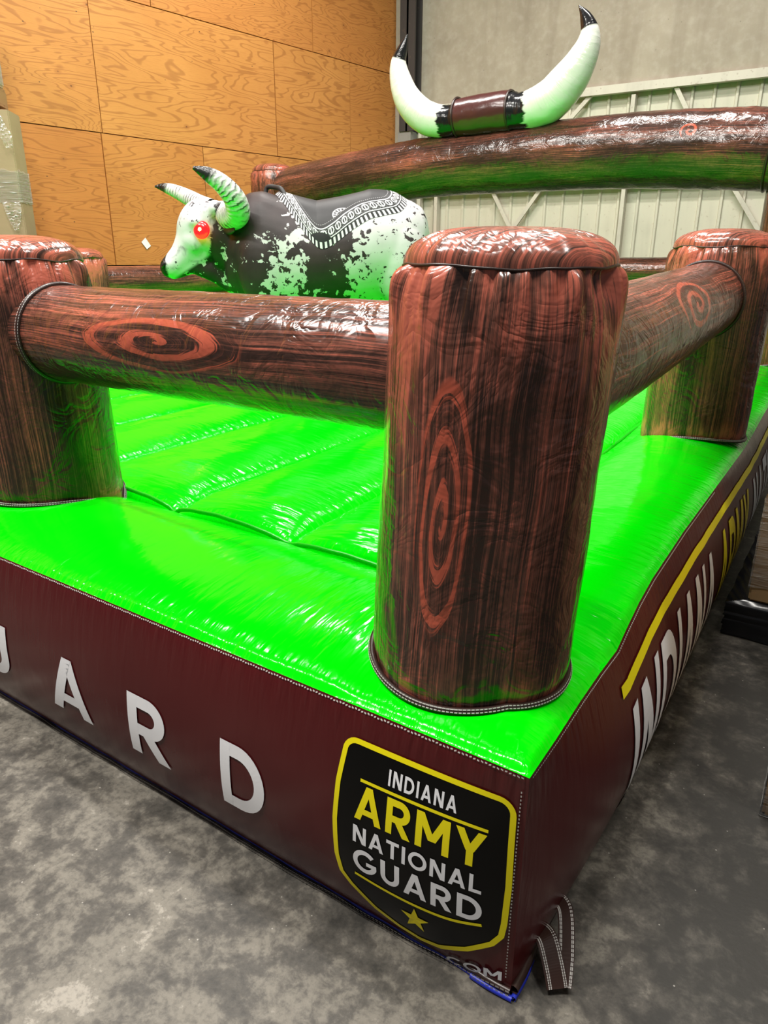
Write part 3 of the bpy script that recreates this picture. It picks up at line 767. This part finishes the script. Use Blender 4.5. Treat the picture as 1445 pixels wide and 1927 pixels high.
# ---- longhorn ornament on the arch
def mat_longhorn():
    m = Mat('white_and_black_horn_vinyl', .18, .5); u, v, _ = m.uv()
    j = m.mul(m.sub(m.noise(m.vec(m.mul(u, 26), m.mul(v, 3), 1), 1, 2), .5), .16)
    vv = m.add(v, j)
    a = m.sub(1.0, m.step(vv, .26, .29)); b = m.step(v, 1.24, 1.26)
    k = m.math('MAXIMUM', a, b)
    n2 = m.noise(m.vec(m.mul(u, 3), m.mul(v, 14), 3), 1, 3, .6, .6)
    m.color(m.mix(k, (.62, .63, .57), (.008, .008, .009))); m.bump(n2, .5, .012); return m.m
M_lh = mat_longhorn()
deco = empty('longhorn_ornament', (0, 0, 0), world=False); deco.parent = arena; deco.location = -Vector(arena.location)
def lhorn(pts):
    c = lerp_path(pts, 70); L = 0
    P, U, V = tube([p[:3] for p in c], [max(p[3] * (1 if k < 6 else .93), .004) for k, p in enumerate(c)], (0, -1, 0), 40, lambda t, L, i: .03 * nz(math.cos(t) * 2, math.sin(t) * 2, L * 11) + .015 * nz(math.cos(t) * 4, math.sin(t) * 4, L * 25))
    V = V / V.max() * 1.5
    return grid_obj('inflatable_horn', P, M_lh, deco, U, V, True)
Yh = 7.08
lhorn([(-3.42, Yh, 2.79, .155), (-3.62, Yh, 2.765, .155), (-3.86, Yh, 2.82, .165), (-4.06, Yh, 2.98, .15), (-4.16, Yh, 3.17, .12), (-4.19, Yh, 3.33, .085), (-4.14, Yh, 3.46, .05), (-4.09, Yh, 3.57, .006)])
lhorn([(-3.02, Yh, 2.80, .165), (-2.80, Yh, 2.79, .175), (-2.57, Yh, 2.86, .195), (-2.40, Yh, 3.02, .175), (-2.29, Yh, 3.20, .13), (-2.265, Yh, 3.34, .09), (-2.31, Yh, 3.46, .055), (-2.38, Yh, 3.56, .006)])
c = lerp_path([(-3.50, Yh, 2.785, .168), (-3.35, Yh, 2.79, .176), (-3.2, Yh, 2.795, .178), (-3.05, Yh, 2.80, .18), (-2.95, Yh, 2.80, .176)], 30)
P, U, V = tube([p[:3] for p in c], [p[3] for p in c], (0, -1, 0), 48, lambda t, L, i: .02 * nz(math.cos(t) * 2, math.sin(t) * 2, L * 9))
grid_obj('horn_band', P, vinyl('brown_band_vinyl', (.06, .018, .016), .22, 1.2, 16, 16), deco, U, V, True)
for xx in (-3.50, -2.95):
    vs, fs = torus_ring((xx, Yh, 2.79 if xx < -3.2 else 2.80), (1, 0, .03), .172, .012, 48, 6); MB().add(vs, fs).build('band_edge', M_piping, deco, True)

# ------------------------------------------------------------------ the mechanical bull
BZ = .66
bull = empty('mechanical_bull', (-3.15, 4.35, BZ), math.atan2(-.587, -.81), world=False)
tag(bull, 'speckled black and white mechanical bull with glowing red eyes and patterned black saddle', 'mechanical bull')
ST = np.array([  # fwd, z centre, half height, half width
    (-.735, 1.60, .03, .03), (-.715, 1.60, .14, .13), (-.67, 1.585, .245, .22), (-.58, 1.565, .315, .29), (-.45, 1.545, .355, .33), (-.3, 1.53, .372, .35),
    (-.1, 1.485, .375, .355), (.06, 1.455, .38, .35), (.25, 1.465, .405, .34), (.42, 1.515, .41, .31), (.52, 1.53, .385, .27), (.62, 1.515, .31, .21), (.69, 1.46, .2, .14), (.72, 1.44, .06, .05)])
def body_at(x): return [float(np.interp(x, ST[:, 0], ST[:, k])) for k in (1, 2, 3)]
def body_pt(x, th, off=0.0):
    zc, hh, hw = body_at(x); y = (hw + off) * math.sin(th); z = zc + (hh + off) * math.cos(th); return (x, y, z - BZ)
def ell_loft(stn, n=40):
    """stn: (center Vector, axis-plane half height, half width, up Vector, side Vector)"""
    vs = []; fs = []
    for c_, hh, hw, up, sd in stn:
        for j in range(n):
            t = 2 * PI * j / n; vs.append(c_ + up * hh * math.cos(t) + sd * hw * math.sin(t))
    m_ = len(stn)
    for i in range(m_ - 1):
        for j in range(n): fs.append((i * n + j, i * n + (j + 1) % n, (i + 1) * n + (j + 1) % n, (i + 1) * n + j))
    fs.append(tuple(range(n))[::-1]); fs.append(tuple(range((m_ - 1) * n, m_ * n)))
    return vs, fs
up = Vector((0, 0, 1)); sd = Vector((0, 1, 0))
mb = MB()
xs_ = np.linspace(ST[0, 0], ST[-1, 0], 46)
mb.add(*ell_loft([(Vector((x, 0, body_at(x)[0] - BZ)), body_at(x)[1], body_at(x)[2], up, sd) for x in xs_]))
def turn(p):  # head turned slightly towards its left
    f = p[0] - .62; return Vector((p[0], p[1] + .22 * max(f, 0), p[2] - BZ))
def loftp(stn):
    c = lerp_path(stn, 30); cs = [turn((p[0], p[4] if len(p) > 4 else 0, p[1])) for p in c]; o = []
    for i, p in enumerate(c):
        a = (cs[min(i + 1, 29)] - cs[max(i - 1, 0)]).normalized(); s_ = Vector((-.22, 1, 0)).normalized(); s_ = (s_ - a * s_.dot(a)).normalized(); u_ = s_.cross(a)
        o.append((cs[i], p[2], p[3], u_, s_))
    return ell_loft(o)
# neck
mb.add(*loftp([(.38, 1.60, .30, .22, 0), (.55, 1.62, .28, .19, 0), (.68, 1.63, .245, .155, 0), (.80, 1.64, .19, .13, 0), (.87, 1.62, .15, .11, 0)]))
# dewlap
mb.add(*loftp([(.55, 1.34, .10, .06, 0), (.66, 1.34, .09, .05, 0), (.76, 1.39, .075, .045, 0), (.88, 1.43, .06, .05, 0), (.95, 1.45, .05, .05, 0)]))
# head: poll to nose
mb.add(*loftp([(.735, 1.835, .045, .05, 0), (.765, 1.79, .115, .105, 0), (.825, 1.735, .150, .135, 0), (.872, 1.665, .150, .132, 0), (.918, 1.585, .122, .105, 0), (.985, 1.505, .092, .080, 0), (1.055, 1.445, .076, .074, 0), (1.10, 1.412, .062, .066, 0), (1.128, 1.393, .03, .035, 0)]))
# lower jaw
mb.add(*loftp([(.86, 1.53, .085, .075, 0), (.95, 1.455, .07, .06, 0), (1.03, 1.405, .05, .052, 0), (1.078, 1.376, .032, .04, 0)]))
# brow ridges and nostril wings, shoulder and thigh masses
def blob(c_, r3):
    vs = []; fs = []; n, m_ = 20, 12
    for i in range(m_ + 1):
        a = PI * i / m_
        for j in range(n):
            t = 2 * PI * j / n; vs.append((c_[0] + r3[0] * math.sin(a) * math.cos(t), c_[1] + r3[1] * math.sin(a) * math.sin(t), c_[2] + r3[2] * math.cos(a)))
    for i in range(m_):
        for j in range(n): fs.append((i * n + j, (i + 1) * n + j, (i + 1) * n + (j + 1) % n, i * n + (j + 1) % n))
    mb.add(vs, fs)
for sgn in (1, -1):
    p = turn((.865, .11 * sgn, 1.715)); blob(p, (.055, .045, .035))
    p = turn((1.085, .045 * sgn, 1.445)); blob(p, (.045, .035, .035))
    p = turn((.90, .085 * sgn, 1.60)); blob(p, (.07, .04, .075))
    blob((.42, .22 * sgn, 1.42 - BZ), (.18, .12, .27)); blob((-.5, .21 * sgn, 1.46 - BZ), (.2, .13, .28))
    p = turn((.735, .10 * sgn, 1.80)); blob(p, (.06, .06, .06))
raw = mb.build('raw', None, None); bm_ob = raw
md = raw.modifiers.new('r', 'REMESH'); md.mode = 'VOXEL'; md.voxel_size = .013; md.use_smooth_shade = True
ms = raw.modifiers.new('s', 'SMOOTH'); ms.iterations = 7; ms.factor = .5
dg = bpy.context.evaluated_depsgraph_get(); me = bpy.data.meshes.new_from_object(raw.evaluated_get(dg)); bpy.data.objects.remove(raw)
me.name = 'body'
def mat_hide():
    m = Mat('cow_hide', .5, .25); p = m.obj(); x, y, z = m.split(p)
    big = m.noise(p, 4.2, 3, .55, .5); med = m.noise(p, 9, 3, .6, .6); spk = m.noise(p, 26, 3, .55, .4); pat = m.noise(p, 15, 3, .6, .6)
    # bias: + is dark. shoulder and chest dark, barrel dark low, flank white
    n = m.t.nodes.new('ShaderNodeValToRGB'); n.color_ramp.interpolation = 'LINEAR'
    cr_ = n.color_ramp.elements; pos = [(0, .26), (.25, .30), (.37, .33), (.44, .70), (.54, .66), (.60, .40), (.66, .50), (.72, .66), (.84, .74), (.90, .62), (1, .6)]
    cr_[0].position = 0; cr_[0].color = (pos[0][1],) * 3 + (1,); cr_[1].position = 1; cr_[1].color = (pos[-1][1],) * 3 + (1,)
    for a, b in pos[1:-1]:
        e = cr_.new(a); e.color = (b, b, b, 1)
    xn = m.add(m.mul(x, .6), .48); xn = m.add(xn, m.mul(m.sub(big, .5), .12)); m.t.links.new(xn, n.inputs[0])
    bias = m.split(n.outputs[0])[0]
    zt = m.step(z, .80, 1.20); bias = m.add(bias, m.mul(m.mul(zt, m.step(x, .1, .35)), .25))
    k = m.add(m.add(m.add(m.mul(m.sub(big, .5), .7), m.mul(m.sub(pat, .5), 1.25)), bias), m.mul(m.sub(spk, .5), .55))
    dark = m.step(k, .50, .54)
    speck = m.step(m.add(m.mul(m.sub(spk, .5), 1.6), m.mul(m.sub(bias, .5), .2)), .15, .19)
    dark = m.math('MAXIMUM', dark, speck)
    # face: pale, grey mottling; muzzle black
    along = m.add(m.mul(m.sub(x, .80), .62), m.mul(m.sub(z, 1.10), -.78))      # down the face
    yb = m.sub(x, m.mul(m.sub(z, .95), .42))
    face = m.step(m.add(m.add(m.mul(x, 1.0), m.mul(m.sub(z, .98), .30)), m.mul(m.sub(pat, .5), .10)), .755, .775)
    jaw = m.step(m.add(m.mul(m.sub(z, .90), 1.0), m.mul(m.sub(x, .95), .62)), -.16, -.13)
    face = m.mul(face, jaw)
    white = m.mix(m.noise(p, 6, 3), (.56, .56, .56), (.36, .355, .355))
    facec = m.mix(m.step(med, .50, .72), (.52, .51, .52), (.20, .19, .20))
    fs_ = m.step(m.add(spk, m.mul(m.step(z, .95, 1.2), .06)), .65, .69)
    facec = m.mix(fs_, facec, (.05, .045, .05))
    coat = m.mix(dark, white, m.mix(m.noise(p, 8, 2), (.008, .006, .006), (.045, .030, .030)))
    col = m.mix(face, coat, facec)
    nose = m.mul(m.step(m.add(x, m.mul(m.sub(pat, .5), .04)), 1.075, 1.09), 1.0)
    col = m.mix(nose, col, (.012, .011, .011))
    m.color(col); m.bump(m.noise(p, 60, 3), .12, .004); return m.m
body = put('body', me, mat_hide(), bull); me.materials.clear(); me.materials.append(bpy.data.materials['cow_hide'])
# horns
def mat_bull_horn():
    m = Mat('ridged_bull_horn', .35, .5); u, v, _ = m.uv()
    rg = m.math('SINE', m.add(m.mul(v, 300), m.mul(m.noise(m.vec(m.mul(u, 20), m.mul(v, 20)), 1, 2), 9))); f = m.step(rg, .35, .9)
    n = m.noise(m.vec(m.mul(u, 10), m.mul(v, 8), 2), 1, 3)
    c = m.mix(m.mul(f, m.step(n, .35, .6)), (.55, .56, .53), (.07, .07, .07))
    tip = m.step(m.add(v, m.mul(m.sub(n, .5), .12)), .34, .40)
    m.color(m.mix(tip, c, (.012, .012, .012))); m.bump(rg, .4, .004); return m.m
M_bh = mat_bull_horn()
def bhorn(pts):
    c = lerp_path(pts, 60); cs = [(p[0], p[1], p[2] - BZ) for p in c]
    P, U, V = tube(cs, [max(p[3], .003) for p in c], (0, .3, 1), 32); V = V / V.max() * .45
    o = grid_obj('horn', P, M_bh, bull, U, V, True); return o
bhorn([(.71, .08, 1.80, .06), (.64, .17, 1.75, .082), (.575, .27, 1.77, .08), (.578, .35, 1.845, .072), (.64, .39, 1.925, .06), (.73, .41, 1.985, .044), (.815, .42, 2.02, .010)])
bhorn([(.79, -.06, 1.82, .058), (.87, -.13, 1.845, .060), (.97, -.22, 1.895, .054), (1.07, -.28, 1.94, .044), (1.15, -.31, 1.965, .030), (1.215, -.32, 1.972, .006)])
# ears
def ear(root, tip, wd):
    root, tip = Vector(root), Vector(tip); ax = tip - root; n_ = 14; c = []
    P = np.zeros((n_, 16, 3)); s_ = ax.cross(Vector((0, 0, 1))).normalized(); u_ = ax.normalized().cross(s_)
    for i in range(n_):
        f = i / (n_ - 1); w_ = wd * math.sin(PI * min(1, f * .92 + .06)) ** .8
        for j in range(16):
            t = 2 * PI * j / 16; P[i, j] = root + ax * f + s_ * w_ * .35 * math.sin(t) + u_ * w_ * math.cos(t)
    return grid_obj('ear', P, plain('dark_ear', (.025, .012, .012), .5), bull, closed=True)
ear((.70, .13, 1.71 - BZ), (.60, .27, 1.665 - BZ), .05); ear((.80, -.06, 1.72 - BZ), (.935, -.23, 1.72 - BZ), .05)
# eyes
def emis(name, col, st):
    m = Mat(name, .2); m.color((.02, .0, .0)); m.set('Emission Color', col); m.set('Emission Strength', st); return m.m
M_eye = emis('red_eye_glow', (1, .01, .012), 2.2); M_led = emis('eye_lamp', (1, .40, .05), 45)
def eye(c_, out, r_):
    o_ = Vector(out).normalized(); e = o_.orthogonal().normalized(); g = o_.cross(e); vs = []; fs = []
    for i in range(9):
        a = (i / 8) * PI / 2
        for j in range(28):
            t = 2 * PI * j / 28; vs.append(Vector(c_) + (e * math.cos(t) + g * math.sin(t)) * r_ * math.cos(a) + o_ * (r_ * .55 * math.sin(a)))
    for i in range(8):
        for j in range(28): fs.append((i * 28 + j, i * 28 + (j + 1) % 28, (i + 1) * 28 + (j + 1) % 28, (i + 1) * 28 + j))
    eo = tag(MB().add(vs, fs).build('eye', M_eye, bull, True), 'glowing red eye')
    vs = []; fs = []; cc = Vector(c_) + o_ * r_ * .42; rr = r_ * .24
    for i in range(9):
        a = -PI / 2 + PI * i / 8
        for j in range(16):
            t = 2 * PI * j / 16; vs.append(cc + (e * math.cos(t) + g * math.sin(t)) * rr * math.cos(a) + o_ * rr * math.sin(a))
    for i in range(8):
        for j in range(16): fs.append((i * 16 + j, i * 16 + (j + 1) % 16, (i + 1) * 16 + (j + 1) % 16, (i + 1) * 16 + j))
    MB().add(vs, fs).build('eye_lamp', M_led, eo, True)
p = turn((.828, .140, 1.668)); eye(p, (.28, 1, .12), .058)
p = turn((.828, -.140, 1.668)); eye(p, (.28, -1, .12), .058)
# nostrils
for sgn in (1, -1):
    p = turn((1.108, .055 * sgn, 1.452)); vs, fs = torus_ring(p, (.7, .6 * sgn, .25), .018, .007, 20, 8); MB().add(vs, fs).build('nostril', plain('black_nostril', (.006, .005, .005), .3), bull, True)
# saddle
def mat_saddle():
    m = Mat('tooled_black_leather', .5, .25); u, v, _ = m.uv(); p = m.obj(); x, y, z = m.split(p)
    st = m.step(m.math('ABSOLUTE', m.sub(m.math('FRACT', m.mul(u, 30)), .5)), .24, .27)
    b0 = m.sub(1.0, m.step(v, .038, .040))
    l1 = m.mul(m.step(v, .046, .048), m.sub(1.0, m.step(v, .053, .055))); l2 = m.mul(m.step(v, .118, .12), m.sub(1.0, m.step(v, .126, .128)))
    uu = m.sub(m.math('FRACT', m.mul(u, 16)), .5); vv = m.math('DIVIDE', m.sub(v, .088), .0625)
    d = m.math('SQRT', m.add(m.mul(uu, uu), m.mul(vv, vv)))
    rg = m.mul(m.step(d, .26, .29), m.sub(1.0, m.step(d, .39, .42))); ct = m.mul(m.sub(1.0, m.step(m.math('ABSOLUTE', uu), .05, .09)), m.sub(1.0, m.step(d, .3, .33)))
    dots = m.mul(m.step(m.voro(m.vec(m.mul(u, 100), m.mul(v, 100)), 1), .0, .3), 0.0)
    scr = m.step(m.noise(m.vec(m.mul(u, 120), m.mul(v, 160)), 1, 2), .56, .62)
    inb = m.mul(m.step(v, .057, .058), m.sub(1.0, m.step(v, .112, .114)))
    orn = m.mul(inb, m.math('MAXIMUM', m.math('MAXIMUM', rg, ct), m.mul(m.step(d, .42, .44), m.mul(scr, .7))))
    st2 = m.mul(m.mul(m.step(v, .148, .149), m.sub(1.0, m.step(v, .152, .153))), m.step(m.math('FRACT', m.mul(u, 60)), .4, .5))
    wmask = m.math('MAXIMUM', m.math('MAXIMUM', m.math('MAXIMUM', m.mul(b0, st), l1), m.math('MAXIMUM', l2, orn)), m.mul(st2, .5))
    # round black concho low on the flap
    dx = m.math('DIVIDE', m.sub(x, .045), .085); dz = m.math('DIVIDE', m.sub(z, 1.60 - BZ), .055); dd = m.math('SQRT', m.add(m.mul(dx, dx), m.mul(dz, dz)))
    con = m.mul(m.sub(1.0, m.step(dd, .95, 1.0)), m.step(v, .042, .044))
    wmask = m.mul(wmask, m.sub(1.0, con))
    # horseshoe emblem on the seat
    ex = m.math('DIVIDE', m.sub(x, -.115), .075); ez = m.math('DIVIDE', m.sub(z, 1.765 - BZ), .045); ed = m.math('SQRT', m.add(m.mul(ex, ex), m.mul(ez, ez)))
    eth = m.math('ARCTAN2', ez, ex); opn = m.step(m.math('ABSOLUTE', m.sub(m.math('ABSOLUTE', eth), PI)), .45, .5)
    hs = m.mul(m.mul(m.step(ed, .5, .55), m.sub(1.0, m.step(ed, .95, 1.0))), opn)
    hs = m.mul(hs, m.math('MAXIMUM', m.step(m.math('SINE', m.mul(eth, 16)), .0, .3), m.step(m.math('ABSOLUTE', m.sub(ed, .75)), .12, .14)))
    hs = m.mul(hs, m.step(v, .15, .16)); hs = m.mul(hs, m.step(y, 0.0, .01))
    wm = m.math('MAXIMUM', wmask, m.mul(hs, .85))
    bk = m.mix(m.noise(p, 12, 3), (.008, .008, .009), (.03, .03, .032))
    m.color(m.mix(wm, bk, (.60, .60, .62))); m.bump(m.add(m.mul(wm, .6), m.mul(m.noise(p, 60, 3), .3)), .3, .003); return m.m
BND = [(.345, 0.0), (.31, .30), (.25, .60), (.17, .95), (.09, 1.22), (.02, 1.33), (-.06, 1.27), (-.16, 1.12), (-.28, .98), (-.40, .90), (-.50, .80), (-.545, .55), (-.555, .28), (-.56, 0.0)]
bc = lerp_path(BND, 220); rows_ = 34
def saddle_side(sgn):
    P = np.zeros((rows_, 220, 3)); U = np.zeros((rows_, 220)); V = np.zeros((rows_, 220)); L = 0; prev = None
    for j, (bx, bt) in enumerate(bc):
        q = Vector(body_pt(bx, bt, .02))
        if prev is not None: L += (q - prev).length
        prev = q; last = None; d = 0; sx = .02 + (bx + .1) * .45
        for i in range(rows_):
            w_ = i / (rows_ - 1); xx = bx + (sx - bx) * w_ ** 1.15; tt = max(bt, 0) * (1 - w_)
            pad = .030 * min(1, (w_ / .25)) if w_ < .25 else .030 + .012 * math.sin((w_ - .25) / .75 * PI)
            if i == 0: pad = .002
            q = Vector(body_pt(xx, tt * sgn, pad))
            if last is not None: d += (q - last).length
            last = q; P[i, j] = q; U[i, j] = L; V[i, j] = d
    return P, U, V
P, U, V = saddle_side(1); M_sad = mat_saddle()
sad = grid_obj('saddle', P, M_sad, bull, U, V); P2_, U2_, V2_ = saddle_side(-1); grid_obj('saddle_flap', P2_, M_sad, sad, U2_, V2_, flip=True)
# hand grip at the hump
c = lerp_path([body_pt(.42, -.30, -.01), body_pt(.40, -.25, .05), body_pt(.34, -.1, .055), body_pt(.30, .08, .05), body_pt(.27, .2, .02)], 30)
P, U, V = tube(c, [.016] * 30, (0, 1, 0), 12); grid_obj('grip', P, plain('black_grip', (.012, .012, .012), .6), bull, U, V, True)
# pedestal
prof_p = [(.0, .34), (.40, .34), (.40, .30), (.46, .0)]
mb = MB(); n_ = 40; rings_ = [(.40, .035), (.38, .06), (.30, .10), (.20, .14), (.19, .40), (.24, .50)]; vs = []; fs = []
for r_, z_ in rings_:
    for j in range(n_): t = 2 * PI * j / n_; vs.append((r_ * math.cos(t), r_ * math.sin(t) * .75, z_))
for i in range(len(rings_) - 1):
    for j in range(n_): fs.append((i * n_ + j, i * n_ + (j + 1) % n_, (i + 1) * n_ + (j + 1) % n_, (i + 1) * n_ + j))
mb.add(vs, fs).build('pedestal', plain('black_pedestal_cover', (.015, .015, .015), .5), bull, True)

# ------------------------------------------------------------------ cartons and pallets
def carton(name, base, size, rz, label, mat, film=None, tape=True, cat='carton', group=None):
    t = empty(name, base, rz, world=False); tag(t, label, cat, group)
    a, b, h = size; bm = bmesh.new()
    bmesh.ops.create_cube(bm, size=1)
    for v_ in bm.verts: v_.co = Vector(((v_.co.x + .5) * a, (v_.co.y + .5) * b, (v_.co.z + .5) * h))
    bmesh.ops.bevel(bm, geom=bm.edges[:], offset=.008, segments=2, affect='EDGES')
    me = bpy.data.meshes.new('box_body'); bm.to_mesh(me); bm.free(); put('box_body', me, mat, t, False)
    if tape:
        fm = MB()
        for zz in tape if isinstance(tape, (list, tuple)) else (h * .5,):
            fm.box((-.001, -.0015, zz - .002), (a + .001, .0, zz + .002)); fm.box((a, 0, zz - .002), (a + .0015, b, zz + .002)); fm.box((-.0015, 0, zz - .002), (0, b, zz + .002))
        fm.build('flap_edge', plain('carton_fold', (.10, .06, .03), .8), t)
    if film:
        for k, (z0, z1) in enumerate(film):
            n = 60; rws = 24; P = np.zeros((rws, n + 1, 3)); per = []
            cs = [(-.006, -.006), (a + .006, -.006), (a + .006, b + .006), (-.006, b + .006), (-.006, -.006)]
            for j in range(n + 1):
                q = j / n * 4; i_ = min(int(q), 3); f = q - i_; per.append((cs[i_][0] + (cs[i_ + 1][0] - cs[i_][0]) * f, cs[i_][1] + (cs[i_ + 1][1] - cs[i_][1]) * f))
            for i in range(rws):
                for j in range(n + 1):
                    z_ = z0 + (z1 - z0) * i / (rws - 1) + (.02 * nz(j * .5, k, i * .1) if i in (0, rws - 1) else 0)
                    o_ = .004 * nz(j * .6, z_ * 30, k); cx, cy = a / 2, b / 2; dx, dy = per[j][0] - cx, per[j][1] - cy; L = math.hypot(dx, dy)
                    P[i, j] = (per[j][0] + dx / L * o_, per[j][1] + dy / L * o_, z_)
            grid_obj('stretch_film', P, M_film, t)
    return t
def pallet(name, base, size, rz, label, mat, h=.15):
    t = empty(name, base, rz, world=False); tag(t, label, 'pallet')
    a, b = size
    for k in range(5):
        y0 = b * k / 5 + .01; MB().box((0, y0, h - .022), (a, y0 + b / 5 - .03, h)).build('deck_board', mat, t)
    for k in range(3):
        x0 = (a - .1) * k / 2; MB().box((x0, .0, .022), (x0 + .1, b, h - .023)).build('bearer', mat, t)
    for k in range(3):
        y0 = (b - .1) * k / 2; MB().box((0, y0, 0), (a, y0 + .1, .021)).build('bottom_board', mat, t)
    return t
M_palw = mat_cardboard('pallet_timber', (.30, .17, .075)); M_palk = Mat('black_wrapped_pallet', .25, .5).color((.006, .007, .009)).m
# right: black wrapped pallet with a film-wrapped carton
pr = pallet('pallet', (-.165, 3.05, 0), (1.1, 1.0), R(-2), 'low black pallet under the film-wrapped brown carton at the arena\'s side', M_palk)
n_ = 50; P = np.zeros((20, n_ + 1, 3))
cs = [(-.01, -.01), (1.11, -.01), (1.11, 1.01), (-.01, 1.01), (-.01, -.01)]
for i in range(20):
    for j in range(n_ + 1):
        q = j / n_ * 4; i_ = min(int(q), 3); f = q - i_; x_ = cs[i_][0] + (cs[i_ + 1][0] - cs[i_][0]) * f; y_ = cs[i_][1] + (cs[i_ + 1][1] - cs[i_][1]) * f
        o_ = .012 * nz(j * .8, i * .7); k_ = max(0, (i - 15) / 4) * .9; x_ = x_ + (.55 - x_) * k_; y_ = y_ + (.5 - y_) * k_; P[i, j] = (x_ + o_ - .004, y_ + o_ - .004, min(.004 + .147 * i / 15, .151))
grid_obj('black_wrap', P, vinyl('black_stretch_wrap', (.006, .007, .009), .2, 2.0, 40, 40), pr)
carton('cardboard_carton', (-.105, 3.09, .153), (.9, .9, 2.1), R(-2), 'brown cardboard carton in clear film, standing on the black pallet', M_card, [(.06, .45), (.5, 1.4)], (.45,))  # unseen upper part made tall to block light over the aisle
carton('cardboard_carton', (.072, 1.955, 0.0), (.7, .85, 1.7), R(-1), 'plain brown carton on the floor at the right edge of the photo', M_card, [(.0, .10)], (.3,))  # height out of view also raised to keep light off the aisle
# left: stack beside the plywood wall
rzl = R(40); CK = 1 - .02
ux = Vector((math.cos(rzl), math.sin(rzl), 0)); LB = Vector((-6.89 * CK, 4.537 * CK, 0))
def lbase(dx, z, w_=.42): p = LB - ux * (w_ + dx); return (p.x, p.y, z)
pallet('pallet', lbase(0, 0), (.42, .32), rzl, 'timber pallet on the floor under the tall pale cartons by the plywood wall', M_palw)
carton('cardboard_carton', lbase(0, .152), (.42, .32, 1.2), rzl, 'lower pale carton of the stack beside the plywood wall, behind the fence post', M_card2)
c2 = carton('cardboard_carton', lbase(0, 1.354), (.42, .32, 1.40), rzl, 'tall pale carton with one film band, under the timber pallet by the plywood wall', M_card2, [(.62, .90)], (.32,))
pallet('pallet', lbase(.09, 2.80), (.42, .32), rzl, 'timber pallet between the two film-wrapped cartons by the plywood wall', M_palw, .16)
carton('cardboard_carton', lbase(.10, 2.962), (.42, .30, .75), rzl, 'topmost carton of the left stack, wound with ridged film', M_card2, [(.03, .72)], (.4,))
# loose tail of film hanging from the stack
def film_tail(pts, wds, parent):
    n = 40; c = lerp_path(pts, n); P = np.zeros((n, 9, 3)); w_ = lerp_path([(q,) for q in wds], n)
    for i in range(n):
        for j in range(9):
            f = j / 8 - .5; P[i, j] = (c[i][0] + f * w_[i][0] * 2, c[i][1] + .03 * nz(i * .5, j * .9, 3), c[i][2] + .02 * nz(i * .7, j * 1.1, 7))
    return grid_obj('film_tail', P, M_film, parent)
film_tail([(.30, -.02, 1.40), (.34, -.03, 1.34), (.36, -.04, 1.26), (.385, -.05, 1.18), (.40, -.05, 1.08)], [.015, .02, .03, .05, .03], c2)
film_tail([(.33, -.02, .62), (.34, -.03, .54), (.34, -.03, .46), (.345, -.03, .38)], [.08, .07, .05, .02], c2)
# small things on the walls
def wallpt(s, z, off): p = cor + dW * s - nW * off; return Vector((p.x, p.y, z))
s0, z0 = -4.62, 1.63
q = [wallpt(s0, z0 + .03, .014), wallpt(s0 + .06, z0 - .05, .02), wallpt(s0 + .12, z0 - .01, .016), wallpt(s0 + .055, z0 + .08, .018)]
q2 = [p - nW * -.001 for p in q]
tag(MB().add(q + q2, [(0, 1, 2, 3), (7, 6, 5, 4), (0, 4, 5, 1), (1, 5, 6, 2), (2, 6, 7, 3), (3, 7, 4, 0)]).build('paper_scrap', plain('white_paper', (.75, .75, .74), .7)), 'torn scrap of white paper stuck to the plywood wall', 'paper')
ob = empty('wall_box', (-5.52, YB - .20, 1.70), world=False); tag(ob, 'small orange box on the pale metal wall behind the bull\'s rump', 'box')
MB().box((-.09, -.06, 0), (.09, .13, .12)).build('casing', plain('orange_plastic', (.62, .16, .03), .5), ob); MB().box((-.10, -.07, .12), (.10, .14, .145)).build('lid', plain('dark_orange_plastic', (.45, .10, .02), .5), ob)
for o_ in list(bpy.data.objects):
    if '_world_verts' in o_.keys(): del o_['_world_verts']
